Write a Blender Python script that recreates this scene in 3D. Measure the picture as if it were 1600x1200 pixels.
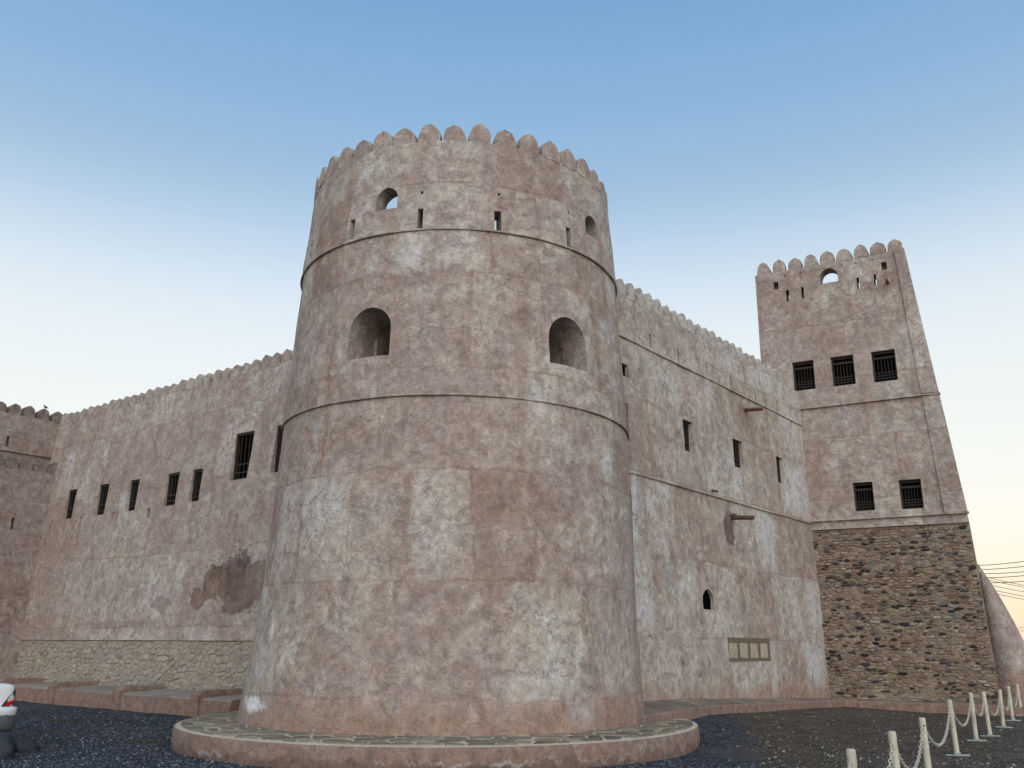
import bpy, bmesh, math, random
from mathutils import Vector, Matrix, noise as mnoise

# ------------------------------------------------------------------ camera, sky, sun, exposure
for o in list(bpy.data.objects): bpy.data.objects.remove(o)
scn = bpy.context.scene
COL = scn.collection
EYE = 1.7
PITCH, ROLL, FPX = math.radians(16.2), math.radians(0.35), 1400.0
SUN_AZ, SUN_EL = math.radians(173), math.radians(24.0)      # clockwise from +Y, above the horizon
cd = bpy.data.cameras.new('camera'); cam = bpy.data.objects.new('camera', cd); COL.objects.link(cam)
cd.sensor_width = 36.0; cd.lens = FPX/1600*36; cd.clip_start = .05; cd.clip_end = 5000
CR = Matrix.Rotation(math.pi/2+PITCH, 3, 'X') @ Matrix.Rotation(ROLL, 3, 'Z')
cam.matrix_world = Matrix.Translation((0, 0, EYE)) @ CR.to_4x4()
scn.camera = cam

world = bpy.data.worlds.new('World'); scn.world = world; world.use_nodes = True
wn = world.node_tree; wn.nodes.clear()
sky = wn.nodes.new('ShaderNodeTexSky'); sky.sky_type = 'NISHITA'; sky.sun_disc = False
sky.sun_elevation = SUN_EL; sky.sun_rotation = SUN_AZ
sky.air_density = 1.0; sky.dust_density = 1.2; sky.ozone_density = 1.6; sky.altitude = 0
bg = wn.nodes.new('ShaderNodeBackground'); bg.inputs['Strength'].default_value = 0.15
wo = wn.nodes.new('ShaderNodeOutputWorld')
# dusk haze: the same elevation gradient all round the horizon, blended with the physical sky
wc = wn.nodes.new('ShaderNodeTexCoord'); ws = wn.nodes.new('ShaderNodeSeparateXYZ'); wn.links.new(wc.outputs['Generated'], ws.inputs[0])
wr = wn.nodes.new('ShaderNodeValToRGB'); wn.links.new(ws.outputs['Z'], wr.inputs[0]); wr.color_ramp.interpolation = 'B_SPLINE'
SKY_STOPS = [(0., (1.0, .72, .48)), (.05, (1.0, .78, .54)), (.11, (.96, .86, .73)), (.19, (.88, .87, .77)), (.28, (.82, .84, .80)), (.35, (.73, .80, .83)), (.41, (.53, .65, .76)), (.47, (.33, .49, .66)), (.55, (.25, .44, .66)), (.68, (.13, .32, .56)), (1., (.09, .22, .43))]
we = wr.color_ramp.elements
while len(we) < len(SKY_STOPS): we.new(.5)
for q, (p, c) in zip(we, SKY_STOPS): q.position = p; q.color = (*c, 1)
wg = wn.nodes.new('ShaderNodeMix'); wg.data_type = 'RGBA'; wg.blend_type = 'MULTIPLY'; wg.inputs[0].default_value = 1.; wn.links.new(wr.outputs[0], wg.inputs[6]); wg.inputs[7].default_value = (1.67, 1.67, 1.67, 1)
wm = wn.nodes.new('ShaderNodeMix'); wm.data_type = 'RGBA'; wm.inputs[0].default_value = .95; wn.links.new(sky.outputs[0], wm.inputs[6]); wn.links.new(wg.outputs[2], wm.inputs[7])
wn.links.new(wm.outputs[2], bg.inputs['Color']); wn.links.new(bg.outputs[0], wo.inputs[0])

sd = bpy.data.lights.new('sun', 'SUN'); sun = bpy.data.objects.new('sun', sd); COL.objects.link(sun)
sd.energy = 0.62; sd.angle = math.radians(80); sd.color = (1.0, .96, .92)
sdir = Vector((math.sin(SUN_AZ)*math.cos(SUN_EL), math.cos(SUN_AZ)*math.cos(SUN_EL), math.sin(SUN_EL)))
sun.rotation_euler = (-sdir).to_track_quat('-Z', 'Y').to_euler()
sun.location = (30, 10, 30)
vs = scn.view_settings
vs.view_transform = 'Standard'; vs.look = 'None'; vs.gamma = 1; vs.exposure = 2.0; vs.use_curve_mapping = False

# ------------------------------------------------------------------ helpers: photo pixel -> direction -> surface
CAMP = Vector((0, 0, EYE))
def ray(px, py): return CR @ Vector(((px-800)/FPX, -(py-600)/FPX, -1))
def ground_at(px, py, z=0.):
    d = ray(px, py); t = (z-EYE)/d.z; return CAMP+d*t
def hid(px, py, y):                                        # on the ray at world y
    d = ray(px, py); return CAMP+d*(y/d.y)
class Frame:
    """wall-local axes: x along the wall, y into the wall, z up; front face at y = bat*z"""
    def __init__(s, o, ang, bat):
        s.o = Vector((o[0], o[1], 0)); s.a = ang; s.b = bat
        s.d = Vector((math.cos(ang), math.sin(ang), 0)); s.n = Vector((-s.d.y, s.d.x, 0))
        s.m = Matrix.Translation(s.o) @ Matrix.Rotation(ang, 4, 'Z')
    def hit(s, px, py, off=0.):
        r = ray(px, py); c = CAMP-s.o
        t = (s.b*EYE-off-s.n.dot(c))/(s.n.dot(r)-s.b*r.z); p = CAMP+r*t
        return s.d.dot(p-s.o), p.z
    def w(s, x, y, z): return s.m @ Vector((x, y, z))
RWF = Frame((9.25, 27.4), math.radians(51.5), .03)
LWF = Frame((-1.36, 19.5), math.radians(-37.5), .08)
STF = Frame((9.25, 27.4), math.radians(-29.3), .03)
TC = Vector((-1.12, 17.92, 0))                             # round tower axis

# ------------------------------------------------------------------ helpers: nodes
class NT:
    def __init__(s, name):
        s.m = bpy.data.materials.new(name); s.m.use_nodes = True
        s.t = s.m.node_tree; s.t.nodes.clear()
        s.out = s.t.nodes.new('ShaderNodeOutputMaterial')
        s.p = s.t.nodes.new('ShaderNodeBsdfPrincipled'); s.t.links.new(s.p.outputs[0], s.out.inputs[0])
        s.p.inputs['Roughness'].default_value = .92
        s.p.inputs['Specular IOR Level'].default_value = .25
    def new(s, k): return s.t.nodes.new(k)
    def put(s, sock, v):
        if isinstance(v, bpy.types.NodeSocket): s.t.links.new(v, sock)
        elif isinstance(v, (tuple, list)) and sock.type == 'RGBA' and len(v) == 3: sock.default_value = (*v, 1)
        else: sock.default_value = v
    def obj(s): return s.new('ShaderNodeTexCoord').outputs['Object']
    def noise(s, vec, scale, detail=4, rough=.55, dist=0.):
        n = s.new('ShaderNodeTexNoise'); s.put(n.inputs['Vector'], vec)
        n.inputs['Scale'].default_value = scale; n.inputs['Detail'].default_value = detail
        n.inputs['Roughness'].default_value = rough; n.inputs['Distortion'].default_value = dist
        return n.outputs['Fac']
    def math(s, op, a, b=0., c=0., clamp=False):
        n = s.new('ShaderNodeMath'); n.operation = op; n.use_clamp = clamp
        s.put(n.inputs[0], a); s.put(n.inputs[1], b)
        if op in ('MULTIPLY_ADD', 'SMOOTH_MIN'): s.put(n.inputs[2], c)
        return n.outputs[0]
    def ss(s, v, a, b):                                    # smoothstep a..b -> 0..1
        n = s.new('ShaderNodeMapRange'); n.interpolation_type = 'SMOOTHSTEP'
        s.put(n.inputs['Value'], v); n.inputs['From Min'].default_value = a; n.inputs['From Max'].default_value = b
        return n.outputs[0]
    def mix(s, f, a, b, mode='MIX'):
        n = s.new('ShaderNodeMix'); n.data_type = 'RGBA'; n.blend_type = mode
        s.put(n.inputs[0], f); s.put(n.inputs[6], a); s.put(n.inputs[7], b); return n.outputs[2]
    def ramp(s, f, stops):
        n = s.new('ShaderNodeValToRGB'); s.put(n.inputs[0], f); e = n.color_ramp.elements
        while len(e) < len(stops): e.new(.5)
        for k, (p, c) in zip(e, stops): k.position = p; k.color = (*c, 1)
        return n.outputs[0]
    def sep(s, v):
        n = s.new('ShaderNodeSeparateXYZ'); s.put(n.inputs[0], v); return n.outputs
    def com(s, x, y, z=0.):
        n = s.new('ShaderNodeCombineXYZ'); s.put(n.inputs[0], x); s.put(n.inputs[1], y); s.put(n.inputs[2], z); return n.outputs[0]
    def vadd(s, a, b):
        n = s.new('ShaderNodeVectorMath'); n.operation = 'ADD'; s.put(n.inputs[0], a); s.put(n.inputs[1], b); return n.outputs[0]
    def vmul(s, a, b):
        n = s.new('ShaderNodeVectorMath'); n.operation = 'MULTIPLY'; s.put(n.inputs[0], a); s.put(n.inputs[1], b); return n.outputs[0]
    def bump(s, h, dist=.02, strength=1.):
        n = s.new('ShaderNodeBump'); n.inputs['Distance'].default_value = dist; n.inputs['Strength'].default_value = strength
        s.put(n.inputs['Height'], h); s.t.links.new(n.outputs[0], s.p.inputs['Normal'])
    def scale(s, col, v):                                  # col * v
        return s.mix(1., col, s.com(v, v, v), 'MULTIPLY')
    def base(s, c): s.put(s.p.inputs['Base Color'], c)

PINK = (.30, .237, .207); GREIGE = (.37, .338, .287); PALE = (.42, .405, .39); PALE2 = (.395, .38, .325); RUST = (.235, .15, .105); MAUVE = (.255, .20, .185); OCHRE = (.315, .245, .185)

def plaster(name, seed=0., cyl=0., pink=.5, panel=(2.3, 1.75), pz=0., base_z=None, spots=(), white=(), seam=1., salt=None, streak=1., gain=1., palef=.5):
    """old lime plaster: mottled wash coats, patched lifts, flaked skins, rust streaks. cyl = radius for round walls"""
    k = NT(name); P = k.obj(); loc = k.new('ShaderNodeObjectInfo').outputs['Location']
    X = k.sep(P); LZ = k.sep(loc)[2]
    if cyl: u = k.math('MULTIPLY', k.math('ARCTAN2', X[0], k.math('MULTIPLY', X[1], -1.)), cyl)
    else: u = k.math('ADD', X[0], k.math('MULTIPLY', X[1], .15))
    v = k.math('ADD', X[2], LZ)
    W = k.vadd(k.vadd(P, loc), (seed*7.3, seed*3.1, seed*5.7))
    n1 = k.noise(W, .38, 5, .6, .5)
    n2 = k.noise(W, 1.35, 8, .66, .6)
    n2b = k.noise(k.vadd(W, (31., 7., 13.)), .95, 8, .66, .8)
    n3 = k.noise(W, 6., 10, .76, .3)
    n4 = k.noise(W, 30., 6, .7)
    fl = k.noise(k.vadd(W, (3., 18., 41.)), 1.7, 10, .68, .5)        # flaked skins with crisp edges
    fl2 = k.noise(k.vadd(W, (13., 8., 1.)), 3.6, 10, .7, .4)
    st = k.noise(k.vadd(k.com(k.math('MULTIPLY', u, 1.5), k.math('MULTIPLY', v, .24), seed*9.1), k.vmul(loc, (.3, .3, .3))), 1., 7, .66, .5)
    st2 = k.noise(k.vadd(k.com(k.math('MULTIPLY', u, 5.), k.math('MULTIPLY', v, .5), seed*4.3+20), loc), 1., 6, .66, .2)
    # lifts/panels laid one above another: own grid so each panel knows its edges
    wob = k.noise(W, .8, 6, .62); wob2 = k.noise(k.vadd(W, (9., 4., 2.)), .9, 7, .64)
    pu = k.math('ADD', u, k.math('MULTIPLY_ADD', wob, .46, -.23)); pv = k.math('ADD', v, k.math('MULTIPLY_ADD', wob2, .30, -.15-pz))
    rv = k.math('DIVIDE', pv, panel[1]); row = k.math('FLOOR', rv); fz = k.math('FRACT', rv)
    def rnd(x, y):
        n = k.new('ShaderNodeTexWhiteNoise'); n.noise_dimensions = '3D'; k.put(n.inputs['Vector'], k.com(x, y, seed)); return n.outputs['Value']
    rw_ = k.math('MULTIPLY_ADD', rnd(row, 3.), .6, .75)
    ru = k.math('ADD', k.math('DIVIDE', pu, k.math('MULTIPLY', rw_, panel[0])), k.math('MULTIPLY', rnd(row, 7.), 9.)); col = k.math('FLOOR', ru); fx = k.math('FRACT', ru)
    pc = rnd(row, col); pc2 = rnd(k.math('ADD', row, 40.), col)
    ex = k.math('MULTIPLY', k.math('MINIMUM', fx, k.math('SUBTRACT', 1., fx)), panel[0]); ez = k.math('MULTIPLY', k.math('MINIMUM', fz, k.math('SUBTRACT', 1., fz)), panel[1])
    seamf = k.math('MAXIMUM', k.math('MULTIPLY', k.ss(ex, .045, .0), k.ss(pc2, .35, .6)), k.ss(ez, .05, .0))
    seamf = k.math('MULTIPLY', seamf, k.ss(k.math('ADD', n2b, k.math('MULTIPLY_ADD', n3, .6, -.3)), .36, .60))
    exn = k.math('ADD', ex, k.math('MULTIPLY_ADD', n2, .9, -.45)); ezn = k.math('ADD', ez, k.math('MULTIPLY_ADD', n2b, .9, -.45))
    core = k.math('MULTIPLY', k.ss(exn, .0, .45), k.ss(ezn, -.08, .4))
    # colour
    f = k.math('ADD', k.math('MULTIPLY_ADD', n1, 1.7, -.85-pink+.5), k.math('MULTIPLY', pc, .26))
    f = k.math('ADD', f, k.math('MULTIPLY_ADD', n2, 1.3, -.45))
    f = k.math('ADD', f, k.math('MULTIPLY_ADD', n3, .5, -.25))
    c = k.mix(k.ss(f, .05, .95), PINK, GREIGE)
    c = k.mix(k.math('MULTIPLY', k.ss(fl, .48, .565), .60), c, MAUVE)
    c = k.mix(k.math('MULTIPLY', k.ss(k.math('ADD', n2b, k.math('MULTIPLY_ADD', n3, .3, -.15)), .56, .70), .45), c, OCHRE)
    c = k.mix(k.math('MULTIPLY', k.ss(k.noise(k.vadd(W, (2., 51., 7.)), .75, 8, .66, .9), .50, .64), .6*streak), c, (.25, .172, .13))
    # washed-out middles of some panels, rust creeping down along the joints
    pf = k.noise(k.com(k.math('MULTIPLY', pu, .9), k.math('MULTIPLY', pv, .45), seed*2.7), 1., 7, .64, .5)
    pf = k.math('ADD', k.math('ADD', pf, k.math('MULTIPLY_ADD', pc, .20, -.10)), k.math('MULTIPLY_ADD', n3, .30, -.15))
    pale = k.math('MULTIPLY', k.ss(pf, .96-palef, 1.22-palef), k.math('MULTIPLY_ADD', core, .6, .4))
    pcol = k.mix(k.ss(n2b, .42, .58), PALE, PALE2)
    c = k.mix(k.math('MULTIPLY', pale, .72), c, pcol)
    lav = k.math('MULTIPLY', k.ss(pf, 1.08-palef, 1.30-palef), core); c = k.mix(k.math('MULTIPLY', lav, .7), c, (.43, .43, .455))
    edge = k.math('MULTIPLY', k.ss(k.math('ADD', ex, k.math('MULTIPLY_ADD', n3, .24, -.12)), .22, .03), k.ss(pc2, .25, .5))
    edge = k.math('MULTIPLY', edge, k.ss(k.math('ADD', st, k.math('MULTIPLY_ADD', n2, .4, -.2)), .44, .56))
    rust = k.math('MULTIPLY', k.ss(k.math('ADD', st, k.math('MULTIPLY_ADD', n3, .22, -.11)), .55, .68), k.ss(n2b, .42, .58))
    rust = k.math('MAXIMUM', rust, edge); rust = k.math('MAXIMUM', rust, k.math('MULTIPLY', k.ss(k.math('ADD', pc, k.math('MULTIPLY_ADD', n2, 1.2, -.6)), .22, .02), .7))
    c = k.mix(k.math('MULTIPLY', rust, .74*streak), c, k.mix(k.ss(n2, .4, .6), RUST, (.26, .175, .13)))
    c = k.mix(k.math('MULTIPLY', k.ss(st2, .55, .74), .30), c, (.225, .155, .125))
    c = k.mix(k.math('MULTIPLY', k.ss(fl2, .56, .62), .40), c, (.215, .16, .14))
    c = k.mix(k.math('MULTIPLY', k.ss(fl2, .42, .36), .36), c, (.45, .42, .39))
    c = k.mix(k.math('MULTIPLY', seamf, .42*seam), c, (.22, .145, .11))
    if base_z is not None:                                 # rising damp, ragged upper edge
        h = k.math('ADD', v, k.math('MULTIPLY_ADD', n2, -1.9, .95)); h = k.math('ADD', h, k.math('MULTIPLY_ADD', st, -1.1, .55)); h = k.math('ADD', h, k.math('MULTIPLY_ADD', n3, -.8, .4))
        c = k.mix(k.math('MULTIPLY', k.ss(h, base_z+.8, base_z+.2), .72), c, (.265, .16, .11))
    hs = 0.
    for (su, sv, ru, rv, col, amt) in spots:               # fallen plaster, stains under spouts
        du = k.math('DIVIDE', k.math('SUBTRACT', u, su), ru); dv = k.math('DIVIDE', k.math('SUBTRACT', v, sv), rv)
        r = k.math('SQRT', k.math('ADD', k.math('MULTIPLY', du, du), k.math('MULTIPLY', dv, dv)))
        r = k.math('ADD', r, k.math('MULTIPLY_ADD', n2b, 3.2, -1.6)); r = k.math('ADD', r, k.math('MULTIPLY_ADD', n3, .5, -.25))
        soft = .25 if amt < .8 else .09
        mk = k.math('MULTIPLY', k.ss(r, 1.0+soft, 1.0-soft), amt); c = k.mix(mk, c, k.scale(k.mix(0., col, col), k.math('MULTIPLY_ADD', n2, 1.6, .2)))
        if amt > .8: hs = k.math('ADD', hs, k.math('MULTIPLY', mk, .5))
    for (su, sv, ru, rv) in white:                         # salt bloom
        du = k.math('DIVIDE', k.math('SUBTRACT', u, su), ru); dv = k.math('DIVIDE', k.math('SUBTRACT', v, sv), rv)
        r = k.math('SQRT', k.math('ADD', k.math('MULTIPLY', du, du), k.math('MULTIPLY', dv, dv)))
        r = k.math('ADD', r, k.math('MULTIPLY_ADD', n3, 3., -1.5)); r = k.math('ADD', r, k.math('MULTIPLY_ADD', st2, 1.6, -.8))
        c = k.mix(k.math('MULTIPLY', k.ss(r, 1.2, .5), .8), c, (.66, .67, .69))
    if salt is not None:                                   # scalloped damp tide line with a thin salt rim
        h = k.math('ADD', v, k.math('MULTIPLY_ADD', k.noise(k.com(k.math('MULTIPLY', u, 3.2), seed, 0.), 1., 4, .6, .8), -.46, .23)); h = k.math('ADD', h, k.math('MULTIPLY_ADD', n3, -.12, .06))
        c = k.mix(k.math('MULTIPLY', k.ss(h, salt+.02, salt-.02), .5), c, (.16, .105, .085))
        rim = k.math('MULTIPLY', k.ss(h, salt-.045, salt-.01), k.ss(h, salt+.035, salt)); rim = k.math('MULTIPLY', rim, k.ss(n2, .46, .6))
        c = k.mix(k.math('MULTIPLY', rim, .5), c, (.52, .50, .49))
    g = k.math('ADD', k.math('MULTIPLY_ADD', n3, 1.6, .20*gain), k.math('MULTIPLY_ADD', n4, .8, -.40))
    c = k.scale(c, g)
    ch = k.ss(k.noise(k.vadd(W, (3., 8., 1.)), 8., 6, .7, .3), .66, .70)     # little chips
    c = k.mix(k.math('MULTIPLY', ch, .5), c, (.17, .12, .10))
    vo = k.new('ShaderNodeTexVoronoi'); vo.feature = 'DISTANCE_TO_EDGE'; vo.inputs['Scale'].default_value = .75
    k.put(vo.inputs['Vector'], k.vadd(W, k.com(k.math('MULTIPLY', n2, 1.1), k.math('MULTIPLY', n2b, 1.1), k.math('MULTIPLY', n3, .25))))
    crk = k.math('MULTIPLY', k.ss(vo.outputs['Distance'], .012, .002), k.ss(k.math('ADD', n1, k.math('MULTIPLY_ADD', n2, .5, -.25)), .50, .58))
    c = k.mix(k.math('MULTIPLY', crk, .5), c, (.13, .09, .075))
    gm = k.new('ShaderNodeGamma'); k.put(gm.inputs[0], c); gm.inputs[1].default_value = 1.2
    hs_ = k.new('ShaderNodeHueSaturation'); k.put(hs_.inputs['Color'], gm.outputs[0]); hs_.inputs['Saturation'].default_value = .82; hs_.inputs['Value'].default_value = 1.33
    k.base(hs_.outputs[0])
    h = k.math('ADD', k.math('MULTIPLY', n2, .9), k.math('MULTIPLY', n3, .75))
    h = k.math('ADD', h, k.math('MULTIPLY', n4, .2)); h = k.math('SUBTRACT', h, k.math('MULTIPLY', seamf, .22*seam))
    h = k.math('SUBTRACT', h, k.math('MULTIPLY', ch, .12)); h = k.math('ADD', h, k.math('MULTIPLY', pc, .10))
    h = k.math('SUBTRACT', h, k.math('MULTIPLY', k.ss(fl, .49, .55), .10)); h = k.math('SUBTRACT', h, k.math('MULTIPLY', k.ss(fl2, .57, .62), .08))
    if spots: h = k.math('SUBTRACT', h, hs)
    k.bump(h, .05, .9)
    return k.m

def speckle(name, stops, scale=20., rand='obj', rough=.9, bump=.01):
    k = NT(name); P = k.obj()
    if rand == 'obj': r = k.new('ShaderNodeObjectInfo').outputs['Random']
    elif rand == 'isl': r = k.new('ShaderNodeNewGeometry').outputs['Random Per Island']
    else: r = k.noise(P, 1.3, 3)
    c = k.ramp(r, stops)
    n = k.noise(P, scale, 5, .65); n2 = k.noise(P, scale*.22, 3, .6)
    c = k.scale(c, k.math('ADD', k.math('MULTIPLY_ADD', n, .7, .35), k.math('MULTIPLY', n2, .6)))
    k.base(c); k.p.inputs['Roughness'].default_value = rough
    k.bump(n, bump, .8); return k.m

def plain(name, col, rough=.6, metal=0., spec=.4, var=.3, scale=14., coat=0.):
    k = NT(name); n = k.noise(k.obj(), scale, 5, .6)
    k.base(k.scale(k.mix(0., col, col), k.math('MULTIPLY_ADD', n, var*2, 1-var)))
    k.p.inputs['Roughness'].default_value = rough; k.p.inputs['Metallic'].default_value = metal
    k.p.inputs['Specular IOR Level'].default_value = spec; k.p.inputs['Coat Weight'].default_value = coat
    k.bump(n, .004, .5); return k.m

# ------------------------------------------------------------------ helpers: meshes and objects
def mesh(name, verts, faces):
    me = bpy.data.meshes.new(name); me.from_pydata([tuple(v) for v in verts], [], faces); me.update(); return me
def link(name, me, mat, parent=None, mw=None):
    o = bpy.data.objects.new(name, me); COL.objects.link(o)
    if mat is not None and me is not None and not me.materials: me.materials.append(mat)
    if parent is not None: o.parent = parent
    if mw is not None: o.matrix_local = mw
    return o
def tag(o, label=None, cat=None, group=None, kind=None):
    if label: o['label'] = label
    if cat: o['category'] = cat
    if group: o['group'] = group
    if kind: o['kind'] = kind
    return o
def thing(name, label, cat, mw, group=None):
    o = bpy.data.objects.new(name, None); COL.objects.link(o); o.empty_display_size = .3
    o.matrix_world = mw; return tag(o, label, cat, group)
def smooth(me, deg=38):
    for p in me.polygons: p.use_smooth = True
    me.set_sharp_from_angle(angle=math.radians(deg))
class MB:
    """collects pieces of ONE part"""
    def __init__(s): s.v = []; s.f = []
    def add(s, v, f):
        n = len(s.v); s.v += [Vector(q) for q in v]; s.f += [[i+n for i in q] for q in f]; return s
    def box(s, x0, x1, y0, y1, z0, z1):
        return s.add([(x0, y0, z0), (x1, y0, z0), (x1, y1, z0), (x0, y1, z0), (x0, y0, z1), (x1, y0, z1), (x1, y1, z1), (x0, y1, z1)],
                     [(0, 3, 2, 1), (4, 5, 6, 7), (0, 1, 5, 4), (1, 2, 6, 5), (2, 3, 7, 6), (3, 0, 4, 7)])
    def tube(s, pts, r, n=8, cap=True):
        pts = [Vector(p) for p in pts]; rs = r if isinstance(r, (list, tuple)) else [r]*len(pts); rings = []
        for i, p in enumerate(pts):
            t = (pts[min(i+1, len(pts)-1)]-pts[max(i-1, 0)]).normalized()
            a = t.orthogonal().normalized() if i == 0 else (a-t*a.dot(t)).normalized()
            b = t.cross(a)
            rings.append([p+(a*math.cos(q)+b*math.sin(q))*rs[i] for q in [2*math.pi*j/n for j in range(n)]])
        v = [q for g in rings for q in g]
        f = [(i*n+j, i*n+(j+1) % n, (i+1)*n+(j+1) % n, (i+1)*n+j) for i in range(len(pts)-1) for j in range(n)]
        if cap: f += [tuple(range(n-1, -1, -1)), tuple((len(pts)-1)*n+j for j in range(n))]
        return s.add(v, f)
    def loft(s, rings, cap=True):
        n = len(rings[0]); v = [q for g in rings for q in g]
        f = [(i*n+j, i*n+(j+1) % n, (i+1)*n+(j+1) % n, (i+1)*n+j) for i in range(len(rings)-1) for j in range(n)]
        if cap: f += [tuple(range(n-1, -1, -1)), tuple((len(rings)-1)*n+j for j in range(n))]
        return s.add(v, f)
    def build(s, name, mat, parent=None, mw=None, sm=None, bev=0.):
        me = mesh(name, s.v, s.f)
        bm = bmesh.new(); bm.from_mesh(me); bmesh.ops.recalc_face_normals(bm, faces=bm.faces)
        if bev:
            bmesh.ops.bevel(bm, geom=[e for e in bm.edges if e.is_manifold and e.calc_face_angle(0) > .6], offset=bev, segments=1, affect='EDGES')
        bm.to_mesh(me); bm.free()
        if sm: smooth(me, sm)
        return link(name, me, mat, parent, mw)
def bump3(p, a=1.):
    return a*(.022*mnoise.noise(p*.55)+.012*mnoise.noise(p*1.7+Vector((5, 1, 2)))+.006*mnoise.noise(p*4.3))

def cut(me, cutters):
    """subtract prisms (list of MB) from mesh"""
    a = bpy.data.objects.new('a', me); COL.objects.link(a)
    for c in cutters:
        cm = mesh('c', c.v, c.f); bm = bmesh.new(); bm.from_mesh(cm); bmesh.ops.recalc_face_normals(bm, faces=bm.faces); bm.to_mesh(cm); bm.free()
        b = bpy.data.objects.new('b', cm); COL.objects.link(b)
        m = a.modifiers.new('m', 'BOOLEAN'); m.operation = 'DIFFERENCE'; m.solver = 'EXACT'; m.object = b
    dg = bpy.context.evaluated_depsgraph_get(); dg.update()
    out = bpy.data.meshes.new_from_object(a.evaluated_get(dg))
    for o in [a]+[m.object for m in a.modifiers]: bpy.data.objects.remove(o)
    return out

def arch_outline(w, h, n=9, point=.0):
    """opening outline (x,z) from left foot over a round or slightly pointed head to right foot"""
    r = w/2; pts = [(-r, 0)]
    for i in range(n+1):
        a = math.pi*(1-i/n); x = r*math.cos(a); z = math.sin(a)
        pts.append((x, h-r+(r)*(z*(1-point)+point*(1-abs(x)/r))*1.0))
    pts.append((r, 0)); return pts
def prism(mb, outline, y0, y1, M=None, taper=1., dz=0.):
    n = len(outline)
    v = [Vector((x, y0, z)) for x, z in outline]+[Vector((x*taper, y1, z*taper+dz)) for x, z in outline]
    if M is not None: v = [M @ q for q in v]
    f = [tuple(range(n)), tuple(range(2*n-1, n-1, -1))]+[(i, i+n, (i+1) % n+n, (i+1) % n) for i in range(n)]
    return mb.add(v, f)

def merlon_mesh(name, w, h, t, seed):
    """rounded ogive tooth, base at z=0 sunk a little, front at y=0"""
    rnd = random.Random(seed); o = []
    prof = [(1, 0), (1, .32), (.975, .47), (.88, .63), (.71, .785), (.46, .905), (.2, .975), (.07, .993), (0, 1)]
    for x, z in prof: o.append((x*w/2, z*h))
    for x, z in prof[-2::-1]: o.append((-x*w/2, z*h))
    o = [(x+rnd.uniform(-.013, .013), z+rnd.uniform(-.010, .010)*(z > 0)) for x, z in o]
    o[0] = (o[0][0], -.06); o[-1] = (o[-1][0], -.06)
    mb = MB(); prism(mb, o, 0, t); me = mesh(name, mb.v, mb.f)
    bm = bmesh.new(); bm.from_mesh(me); bmesh.ops.recalc_face_normals(bm, faces=bm.faces)
    bmesh.ops.bevel(bm, geom=[e for e in bm.edges if e.calc_face_angle(0) > 1.], offset=.022, segments=2, affect='EDGES')
    bm.to_mesh(me); bm.free(); smooth(me, 50); return me

# voronoi cells by half-plane clipping
def clip(poly, nx, ny, c):
    out = []
    for i in range(len(poly)):
        a, b = poly[i-1], poly[i]; da = nx*a[0]+ny*a[1]-c; db = nx*b[0]+ny*b[1]-c
        if (da <= 0) != (db <= 0): t = da/(da-db); out.append((a[0]+(b[0]-a[0])*t, a[1]+(b[1]-a[1])*t))
        if db <= 0: out.append(b)
    return out
def voronoi(seeds, rad):
    cells = []; grid = {}
    for i, (x, y) in enumerate(seeds): grid.setdefault((int(x//rad), int(y//rad)), []).append(i)
    for i, (x, y) in enumerate(seeds):
        poly = [(x-rad, y-rad), (x+rad, y-rad), (x+rad, y+rad), (x-rad, y+rad)]; gx, gy = int(x//rad), int(y//rad)
        for ax in (-2, -1, 0, 1, 2):
            for ay in (-2, -1, 0, 1, 2):
                for j in grid.get((gx+ax, gy+ay), ()):
                    if j == i: continue
                    a, b = seeds[j]; nx, ny = a-x, b-y
                    poly = clip(poly, nx, ny, (a*a+b*b-x*x-y*y)/2)
                    if len(poly) < 3: break
        cells.append(poly)
    return cells
def inset(poly, d):
    """shrink a convex polygon by d on every side"""
    out = list(poly); n = len(poly)
    ar = sum(poly[i-1][0]*poly[i][1]-poly[i][0]*poly[i-1][1] for i in range(n)); s = 1 if ar > 0 else -1
    for i in range(n):
        a, b = poly[i-1], poly[i]; ex, ey = b[0]-a[0], b[1]-a[1]; L = math.hypot(ex, ey)
        if L < 1e-6: continue
        nx, ny = s*ey/L, -s*ex/L
        out = clip(out, nx, ny, nx*a[0]+ny*a[1]-d)
        if len(out) < 3: return []
    return out
def area(p): return abs(sum(p[i-1][0]*p[i][1]-p[i][0]*p[i-1][1] for i in range(len(p))))/2
def chaikin(p, q=.25):
    o = []
    for i in range(len(p)):
        a, b = p[i], p[(i+1) % len(p)]
        o += [(a[0]+(b[0]-a[0])*q, a[1]+(b[1]-a[1])*q), (a[0]+(b[0]-a[0])*(1-q), a[1]+(b[1]-a[1])*(1-q))]
    return o
def stone(poly, h, rnd, flat=False):
    """pillowed stone from its outline; returns verts/faces in (u,v,height) with foot at -0.03"""
    p = poly if len(poly) > 9 else chaikin(poly, rnd.uniform(.10, .24)); p = [(a+rnd.uniform(-.006, .006), b+rnd.uniform(-.006, .006)) for a, b in p]
    cx = sum(q[0] for q in p)/len(p); cy = sum(q[1] for q in p)/len(p); n = len(p)
    tx, ty = rnd.uniform(-.3, .3), rnd.uniform(-.3, .3); v = []
    for (sc, hh) in ((1., -.03), (.98, h*.55), (.86 if not flat else .95, h)):
        for (x, y) in p:
            k = sc+rnd.uniform(-.03, .03)*(hh > 0)
            v.append((cx+(x-cx)*k, cy+(y-cy)*k, hh+((x-cx)*tx+(y-cy)*ty)*(hh > 0)*(.3 if flat else 1.)*.4))
    f = [(i+r*n, (i+1) % n+r*n, (i+1) % n+(r+1)*n, i+(r+1)*n) for r in range(2) for i in range(n)]+[tuple(range(2*n, 3*n))]
    return v, f

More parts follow.
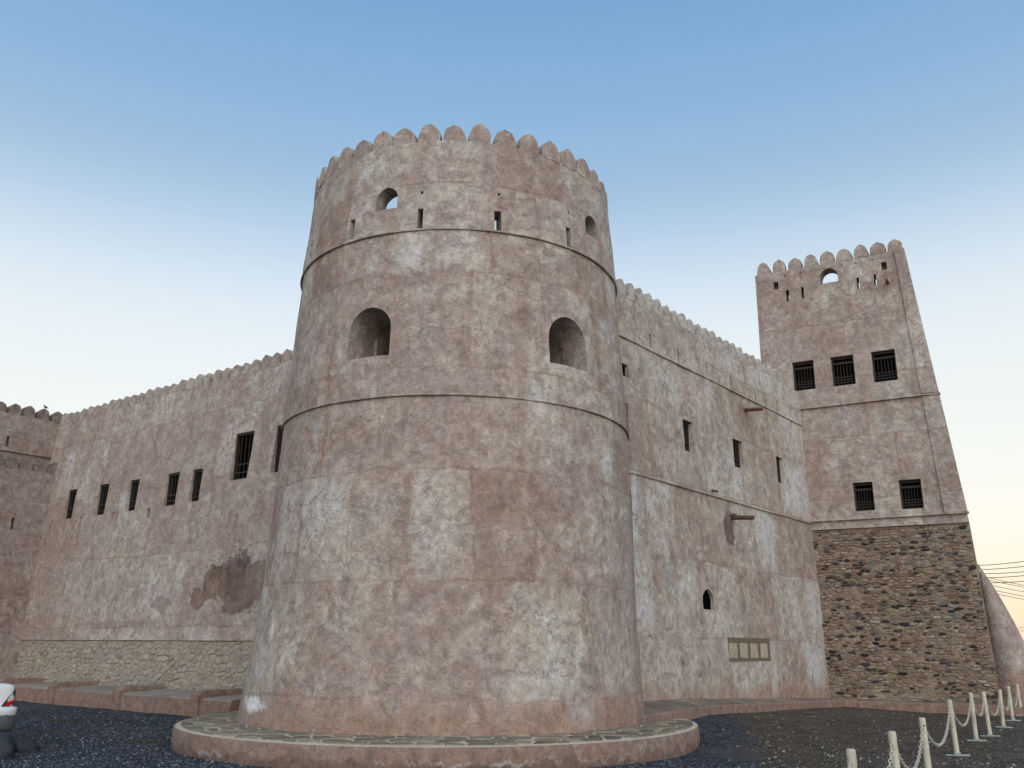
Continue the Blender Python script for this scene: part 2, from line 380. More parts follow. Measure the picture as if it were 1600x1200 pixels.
# ------------------------------------------------------------------ materials
M_round = plaster('plaster_round', 1., cyl=3.5, palef=.50, streak=.8, pink=.40, panel=(1.3, 1.78), pz=.86, base_z=.25,
                  white=[(-3.45, .72, .55, .13)], spots=[])
M_left = plaster('plaster_left', 2.3, palef=.47, streak=.55, gain=1.12, pink=.45, panel=(2.3, 2.1), pz=.0,
                 spots=[(-7.25, 3.25, 1.15, .8, (.185, .13, .11), .9), (-8.6, 3.2, .55, .42, (.19, .13, .095), .9), (-9.3, 2.9, .3, .3, (.19, .13, .095), .88), (-7.6, 3.35, .45, .5, (.13, .092, .085), .7), (-13.5, 2.2, 1.6, .12, (.22, .15, .125), .45), (-11., 2.75, .4, .2, (.2, .14, .12), .5)])
M_right = plaster('plaster_right', 4.1, palef=.58, streak=.5, pink=.10, panel=(1.9, 1.75), pz=.1, base_z=.2,
                  spots=[(-5.72, 4.62, .26, .5, (.13, .085, .07), .8), (-4.2, 7.85, .26, .4, (.2, .14, .11), .7)])
M_square = plaster('plaster_square', 5.7, palef=.44, streak=.6, pink=.40, panel=(1.7, 1.9), pz=.3,
                   spots=[(2.55, 12.75, .45, .22, (.22, .15, .12), .7), (2.9, 13., .25, .2, (.2, .14, .11), .7)])
M_gate = plaster('plaster_gate', 7.9, palef=.40, gain=.4, pink=.75, panel=(2., 1.6))  # pinker plaster, toned down to paint in the shade of this averted face
M_gate_shade = plaster('plaster_gate_shaded', 8.3, palef=.3, gain=-.7, pink=.95, panel=(2., 1.6))  # darker copy for the gate merlons, their shade painted into the colour
M_buttress = plaster('plaster_buttress', 9.2, pink=.6, panel=(6., 4.), base_z=.4, seam=.3)
M_terrace = plaster('plaster_terrace', 3.7, pink=.7, panel=(9., 9.), base_z=.2, seam=.2, streak=.9, palef=.42, gain=.2)
M_platform = plaster('plaster_platform', 6.4, cyl=4.7, pink=.7, panel=(9., 5.), base_z=-.1, seam=.2, salt=.13, palef=.3, gain=.3)
M_mortar_l = speckle('mortar_left', [(.3, (.22, .19, .155)), (.7, (.31, .275, .225))], 16., 'noise', bump=.05)
M_stone_l = speckle('rubble_tan', [(0, (.25, .21, .17)), (.3, (.32, .28, .23)), (.55, (.28, .25, .21)), (.75, (.345, .305, .25)), (.9, (.255, .245, .22)), (1, (.30, .255, .20))], 14., 'obj', bump=.04)
M_mortar_s = speckle('mortar_square', [(.32, (.19, .135, .105)), (.5, (.24, .178, .138)), (.68, (.33, .275, .205))], 18., 'noise', bump=.08)
M_stone_s = speckle('rubble_mixed', [(0, (.016, .017, .02)), (.13, (.03, .032, .037)), (.24, (.055, .055, .056)), (.32, (.165, .118, .092)), (.5, (.24, .178, .135)), (.66, (.16, .15, .125)), (.8, (.31, .255, .195)), (.9, (.11, .12, .125)), (1, (.34, .31, .27))], 18., 'obj', bump=.06)
M_stone_s2 = speckle('rubble_mixed_small', [(0, (.02, .02, .022)), (.15, (.05, .045, .042)), (.25, (.175, .122, .095)), (.5, (.25, .183, .14)), (.75, (.32, .26, .195)), (.9, (.19, .145, .115)), (1, (.35, .32, .27))], 18., 'isl', bump=.06)
M_flag = speckle('flagstone', [(0, (.13, .11, .085)), (.35, (.20, .17, .125)), (.6, (.17, .16, .12)), (.8, (.27, .235, .17)), (1, (.11, .085, .065))], 18., 'obj', bump=.01)
M_joint = speckle('flag_joint', [(0, (.42, .36, .27)), (1, (.5, .44, .34))], 24., 'noise')
M_wood = plain('dark_wood', (.014, .010, .008), .8, var=.4, scale=30)
M_wood2 = plain('weathered_wood', (.026, .018, .014), .85, var=.4, scale=24)
M_beam = plain('spout_wood', (.10, .05, .035), .8, var=.4, scale=20)
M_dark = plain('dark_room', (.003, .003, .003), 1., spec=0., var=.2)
M_panel = speckle('pale_panel', [(0, (.27, .255, .21)), (.5, (.33, .31, .235)), (1, (.37, .30, .235))], 9., 'obj', bump=.004)
M_frame = plain('brown_frame', (.13, .10, .07), .9, var=.3)
M_post = plain('cream_paint', (.47, .44, .345), .65, var=.35, scale=5)
def worn_paint():
    k = NT('worn_cream_paint'); P = k.vadd(k.obj(), k.new('ShaderNodeObjectInfo').outputs['Location']); n = k.noise(P, 5., 6, .65); r = k.noise(P, 16., 8, .7)
    c = k.scale(k.mix(k.ss(n, .4, .65), (.50, .47, .37), (.38, .35, .28)), k.math('MULTIPLY_ADD', r, .6, .7))
    c = k.mix(k.ss(r, .60, .66), c, (.17, .11, .075)); k.base(c); k.p.inputs['Roughness'].default_value = .6; k.bump(r, .004, .6); return k.m
M_post = worn_paint()
M_plate = plain('plate_paint', (.26, .31, .29), .7, var=.4, scale=9)
M_chain = plain('galvanised_chain', (.42, .40, .33), .5, .0, var=.2, scale=30)
M_car = plain('white_car_paint', (.72, .75, .78), .25, 0., .5, .02, 3., .6)
M_black = plain('black_plastic', (.02, .02, .022), .55, var=.1)
M_glass = plain('car_glass', (.015, .018, .02), .08, 0., .6, .02)
M_red = plain('tail_lamp_red', (.45, .012, .01), .15, 0., .6, .05)
M_clear = plain('tail_lamp_clear', (.75, .70, .66), .12, 0., .6, .05)
M_rim = plain('wheel_rim', (.4, .41, .42), .35, .8, .5, .05)
M_rock = plain('dark_boulder', (.022, .027, .034), .85, var=.6, scale=4)
M_cable = plain('cable', (.03, .028, .026), .7)
M_bark = plain('bark', (.10, .07, .05), .95)
M_leaf = speckle('leaves', [(0, (.03, .045, .015)), (1, (.06, .08, .03))], 3., 'isl')
M_grass = speckle('grass_blades', [(0, (.04, .06, .02)), (1, (.07, .09, .03))], 5., 'isl')
M_bird = plain('bird_plumage', (.06, .055, .055), .8)

def ground_mat():
    k = NT('gravel_and_dirt'); P = k.obj(); X = k.sep(P)
    n = k.noise(P, .8, 4, .6, .5); n2 = k.noise(P, 3.1, 5, .65); g = k.noise(P, 38., 4, .7); g2 = k.noise(P, 11., 5, .7)
    v = k.new('ShaderNodeTexVoronoi'); k.put(v.inputs['Vector'], P); v.inputs['Scale'].default_value = 19.
    vc = k.sep(v.outputs['Color'])[0]
    e = k.math('SUBTRACT', X[0], k.math('MULTIPLY_ADD', X[1], .12, 2.2)); e = k.math('ADD', e, k.math('MULTIPLY_ADD', n, 2.4, -1.2))
    f = k.ss(e, -.5, .5)
    grav = k.mix(k.math('MULTIPLY', vc, vc), (.011, .015, .022), (.09, .105, .13)); grav = k.mix(k.math('MULTIPLY', k.ss(n2, .5, .75), .5), grav, (.05, .05, .05))
    dirt = k.mix(k.ss(n2, .35, .65), (.042, .033, .025), (.105, .080, .057)); dirt = k.mix(k.ss(g2, .56, .72), dirt, (.14, .118, .09))
    far = k.ss(k.math('SQRT', k.math('ADD', k.math('MULTIPLY', X[0], X[0]), k.math('MULTIPLY', X[1], X[1]))), 30., 70.)
    big = k.noise(P, .33, 4, .6, .6); c = k.mix(f, grav, dirt); c = k.mix(k.math('MULTIPLY', k.ss(big, .46, .62), .6), c, (.10, .086, .072)); c = k.scale(c, k.math('MULTIPLY_ADD', n, .9, .55)); c = k.mix(far, c, (.26, .20, .14))
    c = k.scale(c, k.math('MULTIPLY_ADD', g, 1.2, .4)); k.base(c)
    k.bump(k.math('ADD', k.math('MULTIPLY', g, .4), k.math('ADD', k.math('MULTIPLY', g2, .5), k.math('MULTIPLY', vc, .3))), .05, 1.)
    return k.m
M_ground = ground_mat()

# ------------------------------------------------------------------ ground
def gz(x, y):
    r = math.hypot(x, y)
    z = .02*mnoise.noise(Vector((x*.35, y*.35, 0)))+.012*mnoise.noise(Vector((x*1.1, y*1.1, 3)))
    # the yard rises towards the foot of the right-hand wall
    p = Vector((x, y, 0))-RWF.o; u = RWF.d.dot(p); off = -RWF.n.dot(p)
    s = max(0, min(1, 1-(off-.4)/2.6)); s = s*s*(3-2*s)
    t = max(0, min(1, (u+13)/2.)); q = .31+(.09-.31)*max(0, min(1, (u+9.5)/8.5))
    z += s*t*q*(1 if u < 2 else max(0, 1-(u-2)/3))
    if r > 45: z -= .017*(r-45)
    return z
def axis(lo, hi, d):
    a = [i*d for i in range(int(lo/d), int(hi/d)+1)]
    st = d; x = a[-1]
    while x < 900: st *= 1.35; x += st; a.append(x)
    st = d; x = a[0]; b = []
    while x > -900: st *= 1.35; x -= st; b.append(x)
    return b[::-1]+a
xs = axis(-18, 18, .2); ys = axis(2, 32, .2)
gv = [(x, y, gz(x, y)) for y in ys for x in xs]; nx = len(xs)
gf = [(j*nx+i, j*nx+i+1, (j+1)*nx+i+1, (j+1)*nx+i) for j in range(len(ys)-1) for i in range(nx-1)]
gme = mesh('ground', gv, gf); smooth(gme, 80)
tag(link('ground', gme, M_ground), 'dark gravel yard and stony brown dirt in front of the fort', None, None, 'structure')

# ------------------------------------------------------------------ planar wall body
def wall_body(F, uL, uR, z0, z1, thick, yf, cell=.13, breaks=(), seed=0., amp=1., shrink=0., flat=-9.):
    rows = [z0]; zb = sorted(set(list(breaks)+[z1]))
    for b in zb:
        a = rows[-1]; n = max(1, int(round((b-a)/cell)))
        rows += [a+(b-a)*i/n for i in range(1, n+1)]
    L = uR(z0)-uL(z0); nu = int(L/cell); V = []
    for z in rows:
        a, b = uL(z), uR(z)
        for i in range(nu+1):
            u = a+(b-a)*i/nu; p = Vector((u, yf(z), z))
            V.append(p+Vector((0, bump3(p+Vector((seed*11, 0, seed*5)), amp if z > flat else .12), 0)))
    n1 = nu+1; nr = len(rows)
    Fc = [(j*n1+i, j*n1+i+1, (j+1)*n1+i+1, (j+1)*n1+i) for j in range(nr-1) for i in range(nu)]
    k = len(V); yb = thick
    V += [Vector((uL(z0), yb, z0)), Vector((uR(z0)-shrink, yb, z0)), Vector((uR(z1)-shrink, yb, z1)), Vector((uL(z1), yb, z1))]
    Fc.append((k, k+3, k+2, k+1))
    Fc.append([k]+[k+1]+[i for i in range(nu, -1, -1)])                       # bottom
    Fc.append([k+3]+[(nr-1)*n1+i for i in range(nu+1)]+[k+2])                # top
    Fc.append([k+3, k]+[j*n1 for j in range(nr)])                             # left side
    Fc.append([k+1, k+2]+[j*n1+nu for j in range(nr-1, -1, -1)])             # right side
    me = mesh('wall', V, Fc); bm = bmesh.new(); bm.from_mesh(me); bmesh.ops.recalc_face_normals(bm, faces=bm.faces); bm.to_mesh(me); bm.free()
    return me
def rect_cut(mb, F, u0, u1, z0, z1, depth, yf):
    y = yf((z0+z1)/2)
    mb.add([(u0, y-.3, z0), (u1, y-.3, z0), (u1, y+depth, z0), (u0, y+depth, z0), (u0, y-.3, z1), (u1, y-.3, z1), (u1, y+depth, z1), (u0, y+depth, z1)],
           [(0, 3, 2, 1), (4, 5, 6, 7), (0, 1, 5, 4), (1, 2, 6, 5), (2, 3, 7, 6), (3, 0, 4, 7)])
def hole_cut(mb, u, z, r, y, depth):
    prism(mb, [(u+r*math.cos(a), z+r*math.sin(a)) for a in [2*math.pi*i/8 for i in range(8)]], y-.2, y+depth)

def wooden_window(parent, u0, u1, z0, z1, y, style):
    """dark wooden window set back in its reveal: frame, shutter leaves, bars, lower lattice"""
    w = u1-u0; h = z1-z0; t = .05
    M = Matrix.Translation((u0, y, z0))
    f = MB(); f.box(0, t, 0, .09, 0, h); f.box(w-t, w, 0, .09, 0, h); f.box(t, w-t, .003, .087, h-t*1.6, h); f.box(t, w-t, .003, .087, 0, t)
    win = f.build('window', M_wood2, parent, M, bev=.006)
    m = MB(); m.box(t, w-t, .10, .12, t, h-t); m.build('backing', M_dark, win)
    if style == 'tower':
        m = MB(); m.box(t, w-t, -.004, .05, h-.24, h-.17); m.build('lintel', M_wood2, win)
        zb = t+h*.27
        for i in range(1, 6):
            x = t+(w-2*t)*i/6; m = MB(); m.box(x-.012, x+.012, .03, .055, t, h-.24); m.build('bar', M_wood, win)
        for i in range(1, 4):
            z = t+(zb-t)*i/3; m = MB(); m.box(t, w-t, .015, .03, z-.016, z+.016); m.build('rail', M_wood2, win)
    else:
        for i in range(1, 4):
            x = t+(w-2*t)*i/4; m = MB(); m.box(x-.013, x+.013, .03, .056, t, h-t); m.build('bar', M_wood, win)
        for z in (h*.16, h*.33):
            m = MB(); m.box(t, w-t, .012, .03, z-.02, z+.02); m.build('rail', M_wood2, win)
    return win

def put_merlons(parent, F, us, ztop, yfun, w, h, t, mat, seed, n=4, local=None):
    ms = [merlon_mesh('merlon', w, h, t, seed+i) for i in range(n)]; rnd = random.Random(seed)
    for u in us:
        M = Matrix.Translation((u, yfun, ztop)) @ Matrix.Rotation(rnd.uniform(-.03, .03), 4, 'Y') @ Matrix.Rotation(rnd.uniform(-.05, .05), 4, 'Z') @ Matrix.Diagonal((rnd.uniform(.90, 1.06), 1, rnd.uniform(.88, 1.07), 1))
        if local is not None: M = local @ M
        link('merlon', rnd.choice(ms), mat, parent, M)

# ------------------------------------------------------------------ round tower
PROF = [(0.0, 3.80), (.5, 3.74), (1.2, 3.66), (2.5, 3.585), (4.0, 3.52), (5.70, 3.455), (5.72, 3.475), (7.2, 3.39), (8.82, 3.30), (8.84, 3.325), (9.8, 3.25), (10.68, 3.19)]
def tr(z):
    for (a, ra), (b, rb) in zip(PROF, PROF[1:]):
        if z <= b: return ra+(rb-ra)*max(0, (z-a))/(b-a)
    return PROF[-1][1]
def tower_hit(px, py):
    r = ray(px, py); lo = 8.; t = lo
    while t < 40:
        p = CAMP+r*t-TC
        if p.xy.length <= tr(p.z): break
        t += .01
    return math.atan2(p.x, -p.y), p.z
root = thing('round_tower', 'huge round plastered tower with two ledges, on a circular stone platform', 'tower', Matrix.Translation(TC))
N = 280
rows = []
for (a, _), (b, _) in zip(PROF, PROF[1:]):
    n = max(1, int(round((b-a)/.1))); rows += [a+(b-a)*i/n for i in range(n)]
rows.append(PROF[-1][0])
V = []; Fc = []
for z in rows:
    for i in range(N):
        th = 2*math.pi*i/N; d = Vector((math.sin(th), -math.cos(th), 0)); p = d*tr(z)+Vector((-.14*max(0., 1-z/4.), 0, z))
        V.append(p+d*bump3(p, 1.2))
nr = len(rows)
inner = [(2.84, 10.68), (2.90, 9.6), (2.93, 8.75)]
for r, z in inner:
    for i in range(N): th = 2*math.pi*i/N; V.append(Vector((math.sin(th)*r, -math.cos(th)*r, z)))
tot = nr+len(inner)
for j in range(tot-1):
    for i in range(N): Fc.append((j*N+i, j*N+(i+1) % N, (j+1)*N+(i+1) % N, (j+1)*N+i))
Fc.append(tuple(range(N-1, -1, -1))); Fc.append(tuple((tot-1)*N+i for i in range(N)))
me = mesh('wall', V, Fc); bm = bmesh.new(); bm.from_mesh(me); bmesh.ops.recalc_face_normals(bm, faces=bm.faces); bm.to_mesh(me); bm.free()
cA, cB = MB(), MB()
def radial(th, z): return Matrix.Rotation(th, 4, 'Z') @ Matrix.Translation((0, -tr(z), z))
def tower_arch(l, r_, top, depth, hole=None, point=.1, taper=1.):
    t1, z1 = tower_hit(*l); t2, z2 = tower_hit(*r_); _, zt = tower_hit(*top)
    th = (t1+t2)/2; z = (z1+z2)/2; w = 2*tr(z)*math.sin((t2-t1)/2); h = zt-z
    M = radial(th, z+.0)
    prism(cA, arch_outline(w, h, 12, point), -.35, depth, M, taper)
    if hole: prism(cB, arch_outline(hole[0], hole[1], 10, .05), depth-.06, depth+.9, M @ Matrix.Translation((hole[2], 0, .02)))
    return th, z, w, h
NICHES = []
NICHES.append(tower_arch((541, 562), (608, 556), (580, 478), .85, (.72, .92, 0.), .05, .92))
NICHES.append(tower_arch((858, 566), (918, 582), (885, 493.5), .72, (.95, .9, 0.), .05, .92))
tower_arch((586.3, 330), (620.3, 325), (606, 293), 1.2, None, .15, .96)
tower_arch((916.7, 365.5), (937.7, 378), (925.8, 338), 1.2, None, .15, .96)
for (a, b, w) in [((551, 343.5), (548.5, 374), .13), ((657.5, 326), (656, 358), .10), ((778, 330), (777.7, 362), .13), ((888.7, 356), (888.7, 386.5), .12), ((954.5, 402), (955, 430), .12), ((486, 383), (484, 413), .12)]:
    t1, z1 = tower_hit(*a); t2, z2 = tower_hit(*b); th = (t1+t2)/2
    prism(cA, [(-w/2, 0), (-w/2, z1-z2), (w/2, z1-z2), (w/2, 0)], -.25, 1.0, radial(th, z2))
for p in [(660, 301.5), (779.5, 304), (889.5, 332), (955, 378)]:
    th, z = tower_hit(*p); prism(cA, [(.03*math.cos(a), .03*math.sin(a)) for a in [2*math.pi*i/8 for i in range(8)]], -.2, .35, radial(th, z))
me = cut(me, [cA, cB]); smooth(me, 40)
me.materials.clear(); link('wall', me, M_round, root)
for zc in (5.70, 8.82):                                    # thin ledges
    rr = tr(zc-.01); prof = [(rr-.06, zc-.012), (rr+.038, zc-.006), (rr+.043, zc+.010), (rr+.03, zc+.03), (rr-.06, zc+.06)]
    mb = MB(); n = 200; pts = []
    for i in range(n):
        th = 2*math.pi*i/n; wv = .010*mnoise.noise(Vector((th*3, zc, 0)))
        pts.append([Vector((math.sin(th)*(r+wv), -math.cos(th)*(r+wv), z+wv*.8)) for r, z in prof])
    pts.append(pts[0]); mb.loft(pts, False); o = mb.build('ledge', M_round, root, sm=40)
t0, _ = tower_hit(710.6, 215)
ms = [merlon_mesh('merlon', .425, .375, .24, 100+i) for i in range(8)]; rnd = random.Random(4)
for i in range(41):
    th = t0+2*math.pi*i/41+rnd.uniform(-.004, .004)
    M = Matrix.Rotation(th, 4, 'Z') @ Matrix.Translation((0, -3.185, 10.68)) @ Matrix.Rotation(rnd.uniform(-.03, .03), 4, 'Y') @ Matrix.Diagonal((rnd.uniform(.91, 1.05), 1, rnd.uniform(.90, 1.07), 1))
    link('merlon', rnd.choice(ms), M_round, root, M)

# ------------------------------------------------------------------ left curtain wall (rubble foot, plaster above)
LYF = lambda z: .08*z+(.06 if z < 1.745 else 0.)
root = thing('curtain_wall', 'long pinkish plastered wall with rubble foot, five small windows and two taller ones', 'wall', LWF.m)
ZL = 9.40
me = wall_body(LWF, lambda z: -21.5, lambda z: 1.0, -.2, ZL, 2.0, LYF, .14, (1.74, 1.75), 2., 1.3, flat=1.745)
c = MB(); wins = []
for p, q in [((108, 766.4), (111.6, 809.6)), ((156.6, 758), (161, 803.6)), ((204.6, 751), (210, 797)), ((263, 740.6), (272, 788.6)), ((302.4, 734.6), (309, 782.6)), ((369.6, 678), (385.5, 746.6))]:
    (u0, z1), (u1, z0) = LWF.hit(*p), LWF.hit(*q); wins.append((u0, u1, z0, z1))
wins.append((-6.94, -6.12, 6.13, 7.49))
for w in wins: rect_cut(c, LWF, *w, .36, LYF)
for p, q in [((58.5, 816.5), (55.5, 832)), ((80.4, 813.5), (77.4, 828.5)), ((126.5, 808), (123, 822.5)), ((176, 800), (172.5, 816.5)), ((232, 794), (228.6, 809.6))]:
    (u, z1), (_, z0) = LWF.hit(*p), LWF.hit(*q); rect_cut(c, LWF, u-.05, u+.065, z0, z1, .5, LYF)
me = cut(me, [c]); smooth(me, 40); me.materials.clear(); me.materials.append(M_left); me.materials.append(M_mortar_l)
for p in me.polygons:
    if p.center.z < 1.746: p.material_index = 1
link('wall', me, None, root)
for w in wins: wooden_window(root, *w, LYF((w[2]+w[3])/2)+.075, 'wall')
us = []; u = -19.72
while u < -5.4: us.append(u); u += .47
put_merlons(root, LWF, us, ZL, .08*ZL-.0, .40, .37, .42, M_left, 20)
# rubble foot, stone by stone
rnd = random.Random(11); seeds = []; z = .40
while z < 1.72:
    hrow = rnd.uniform(.08, .17); x = -21.4+rnd.random()*.3
    while x < -6.:
        seeds.append((x, (z+hrow/2+rnd.uniform(-.05, .05))*1.6)); x += rnd.uniform(.13, .42)
    z += hrow
cells = []
for poly in voronoi(seeds, .6):
    if len(poly) < 3: continue
    poly = clip(clip(clip(clip(poly, 0, 1, 1.735*1.6), 0, -1, -.38*1.6), 1, 0, -5.9), -1, 0, 21.4)
    if len(poly) < 3: continue
    poly = [(x, y/1.6) for x, y in poly]; poly = inset(poly, rnd.uniform(.003, .014))
    if len(poly) >= 3 and area(poly) > .006: cells.append(poly)
cells.sort(key=area, reverse=True); rest = MB()
for i, poly in enumerate(cells):
    v, f = stone(poly, rnd.choice((.004, .008, .012, .02, .03)), rnd)
    cx = sum(q[0] for q in poly)/len(poly); cz = sum(q[1] for q in poly)/len(poly); y0 = LYF(cz)
    v = [Vector((a, .08*b+.06-h, b)) for a, b, h in v]
    if i < 295:
        o = Vector((cx, y0, cz)); me = mesh('stone', [q-o for q in v], [t[::-1] for t in f]); smooth(me, 50)
        link('stone', me, M_stone_l, root, Matrix.Translation(o))
    else: rest.add(v, f)
if rest.v: tag(rest.build('small_stones', speckle('rubble_tan_small', [(0, (.27, .23, .18)), (.5, (.34, .30, .24)), (1, (.28, .26, .22))], 22., 'isl', bump=.02), root, sm=50), kind='stuff')

# ------------------------------------------------------------------ right curtain wall
RYF = lambda z: .03*z+(.0 if z < 5.30 else -.03)+(.0 if z < 8.42 else -.03)
root = thing('curtain_wall', 'pale plastered wall with two ledges, arched opening and wooden spouts, between the towers', 'wall', RWF.m)
ZR = 9.53
me = wall_body(RWF, lambda z: -14., lambda z: .9, -.2, ZR, 1.6, RYF, .13, (5.295, 5.305, 8.415, 8.425), 4., 1.2)
c = MB(); c2 = MB(); rw = []
for p, q in [((1064, 654.7), (1083, 709)), ((1142.8, 684.8), (1161.9, 734)), ((1210.6, 712.3), (1225.3, 757.4))]:
    (u0, z1), (u1, z0) = RWF.hit(*p), RWF.hit(*q); rw.append((u0, u1, z0, z1)); rect_cut(c, RWF, u0, u1, z0, z1, .62, RYF)
rect_cut(c, RWF, -10.75, -10.36, 7.50, 7.80, .4, RYF); rect_cut(c, RWF, -10.85, -10.50, 6.0, 6.86, .4, RYF)
for p, q in [((1011.5, 524.5), (1013.3, 548.3)), ((1056, 548), (1058, 570)), ((1099, 569), (1101.5, 591.5)), ((1138, 588.7), (1141, 609)), ((1175.5, 606), (1178.5, 626.5)), ((1209.5, 623), (1212, 642))]:
    (u, z1), (_, z0) = RWF.hit(*p), RWF.hit(*q); rect_cut(c, RWF, u-.03, u+.05, 8.50, 8.84, .5, RYF)
    hole_cut(c, u+.02, 9.1, .025, RYF(9.1), .3)
(u0, zt), (u1, zb) = RWF.hit(1097.3, 919.3), RWF.hit(1116.8, 951.7)
ARCH = (u0, u1, zb-.02, zt); prism(c, [(x+(u0+u1)/2, z+zb-.02) for x, z in arch_outline(u1-u0, zt-zb+.02, 12, .08)], RYF(2.8)-.3, RYF(2.8)+.8)
(u0, z1), (u1, z0) = RWF.hit(1136, 996), RWF.hit(1206, 1033)
PLQ = (u0, u1, z0, z1); rect_cut(c, RWF, u0, u1, z0, z1, .09, RYF)
me = cut(me, [c]); smooth(me, 40); me.materials.clear(); link('wall', me, M_right, root)
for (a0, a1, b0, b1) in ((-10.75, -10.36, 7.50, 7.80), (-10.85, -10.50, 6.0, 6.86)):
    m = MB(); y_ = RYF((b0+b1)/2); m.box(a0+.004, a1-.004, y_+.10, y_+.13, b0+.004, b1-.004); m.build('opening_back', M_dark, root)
for w in rw: wooden_window(root, *w, RYF(6.6)+.11, 'wall')
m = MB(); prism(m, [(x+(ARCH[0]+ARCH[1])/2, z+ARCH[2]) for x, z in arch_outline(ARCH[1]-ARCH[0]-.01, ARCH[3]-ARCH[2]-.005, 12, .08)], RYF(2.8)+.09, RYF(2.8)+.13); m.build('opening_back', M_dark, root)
for zc in (5.30, 8.42):                                    # ledges along the wall, slightly wavy
    mb = MB(); rings = []
    y0 = .03*zc+(-.03 if zc > 8 else 0.)
    for i in range(121):
        x = -13.9+i*(14.2/120); wv = .012*mnoise.noise(Vector((x*.8, zc, 0)))
        rings.append([Vector((x, y0+.05, zc-.01+wv)), Vector((x, y0-.045, zc-.006+wv)), Vector((x, y0-.05, zc+.012+wv)), Vector((x, y0-.03, zc+.05+wv)), Vector((x, y0+.05, zc+.055+wv))])
    mb.loft(rings); mb.build('ledge', M_right, root, sm=40)
u0, u1, z0, z1 = PLQ; yp = RYF((z0+z1)/2)
fr = MB(); t = .10; wpan = (u1-u0-t*5)/4
fr.box(u0, u1, yp+.015, yp+.085, z1-t*1.1, z1); fr.box(u0, u1, yp+.015, yp+.085, z0, z0+t*.9)
for i in range(5): fr.box(u0+i*(wpan+t), u0+i*(wpan+t)+t, yp+.018, yp+.083, z0+t*.9, z1-t*1.1)
plq = fr.build('blocked_window', M_frame, root); plq['label'] = 'brown framed blocked window with four pale panels'
for i in range(4):
    m = MB(); m.box(u0+t+i*(wpan+t), u0+(i+1)*(wpan+t), yp+.04, yp+.082, z0+t*.9, z1-t*1.1); m.build('panel', M_panel, plq)
def spout(parent, u, z, y, L, r, mat=M_beam, droop=.05):
    m = MB(); m.tube([(u, y+.3, z+.02), (u, y, z), (u, y-L*.5, z-droop*.4), (u, y-L, z-droop)], [r, r, r*.97, r*.9], 10); return m.build('water_spout', mat, parent, sm=45)
us_, zs_ = RWF.hit(1162, 641); spout(root, us_, zs_, RYF(8.), .52, .055)
us_, zs_ = RWF.hit(1142, 809); spout(root, us_, zs_, RYF(4.8), .62, .06)
m = MB(); m.box(us_-.09, us_+.09, RYF(4.8)-.16, RYF(4.8)+.1, zs_+.03, zs_+.10); m.build('spout_collar', M_right, root, bev=.02)
us_, zs_ = RWF.hit(1110.5, 766.5); spout(root, us_, zs_, RYF(5.4), .16, .03)
us = []; u = -13.5
while u < -.7: us.append(u); u += .43
put_merlons(root, RWF, us, ZR, .03*ZR-.06, .35, .39, .34, M_right, 40)

# ------------------------------------------------------------------ square tower
SE = [(-.3, 4.42), (3.78, 4.27), (5.21, 4.20), (8.94, 3.85), (13.88, 3.38)]
def suR(z):
    for (a, ra), (b, rb) in zip(SE, SE[1:]):
        if z <= b: return ra+(rb-ra)*(z-a)/(b-a)
    return SE[-1][1]
SYF = lambda z: .03*z+(.07 if z < 5.10 else .0)+(-.0 if z < 5.36 else -.035)+(0. if z < 8.94 else -.03)
root = thing('square_tower', 'tall square plastered tower with barred windows over a dark rubble stone base', 'tower', STF.m)
ZS = 13.82
me = wall_body(STF, lambda z: -1.28+(.0 if z > 9 else (9-z)*-.0), suR, -.3, ZS, 5.0, SYF, .13, (5.095, 5.105, 5.355, 5.365, 8.935, 8.945), 6., 1., .75, 5.10)
pk = MB(); pk.box(-.80, 2.25, .82, 4.6, 11.9, 15.); pk.v = [Vector((q.x+(.67 if q.x > 0 and q.y < 1 else 0), q.y, q.z)) for q in pk.v]
c = MB(); sw = []
for p, q in [((1238, 567.5), (1275, 608)), ((1298, 559.5), (1338, 600.5)), ((1361, 551), (1403.7, 594)), ((1332.3, 755), (1367.7, 797.3)), ((1404, 750.7), (1444, 794))]:
    (u0, z1), (u1, z0) = STF.hit(*p), STF.hit(*q); sw.append((u0, u1, z0, z1)); rect_cut(c, STF, u0, u1, z0, z1, .3, SYF)
(u0, zb), (u1, _), (_, zt) = STF.hit(1282.5, 445), STF.hit(1310, 440), STF.hit(1296, 420)
prism(c, [(x+(u0+u1)/2, z+zb) for x, z in arch_outline(u1-u0, zt-zb, 12, .0)], SYF(13)-.3, SYF(13)+.8)
for p, q in [((1228, 455), (1234.5, 470.5)), ((1251.7, 450), (1257.5, 466.7)), ((1338.2, 435), (1344.2, 451.7)), ((1365, 430), (1370.7, 446))]:
    (u0, z1), (u1, z0) = STF.hit(*p), STF.hit(*q); rect_cut(c, STF, u0, u1, z0, z1, .8, SYF)
for p, q in [((1208.7, 442.5), (1217.5, 452.5)), ((1376.7, 411), (1386.7, 421.7))]:
    (u0, z1), (u1, z0) = STF.hit(*p), STF.hit(*q); rect_cut(c, STF, u0, u1, z0, z1, .3, SYF)
for p in [(1227, 432), (1251, 427.5), (1337.5, 412), (1363, 406.7)]:
    u, z = STF.hit(*p); hole_cut(c, u, z, .03, SYF(z), .3)
me = cut(me, [pk, c]); smooth(me, 40); me.materials.clear(); me.materials.append(M_square); me.materials.append(M_mortar_s)
for p in me.polygons:
    if p.center.z < 5.10: p.material_index = 1
link('wall', me, None, root)
for w in sw: wooden_window(root, *w, SYF((w[2]+w[3])/2)+.13, 'tower')
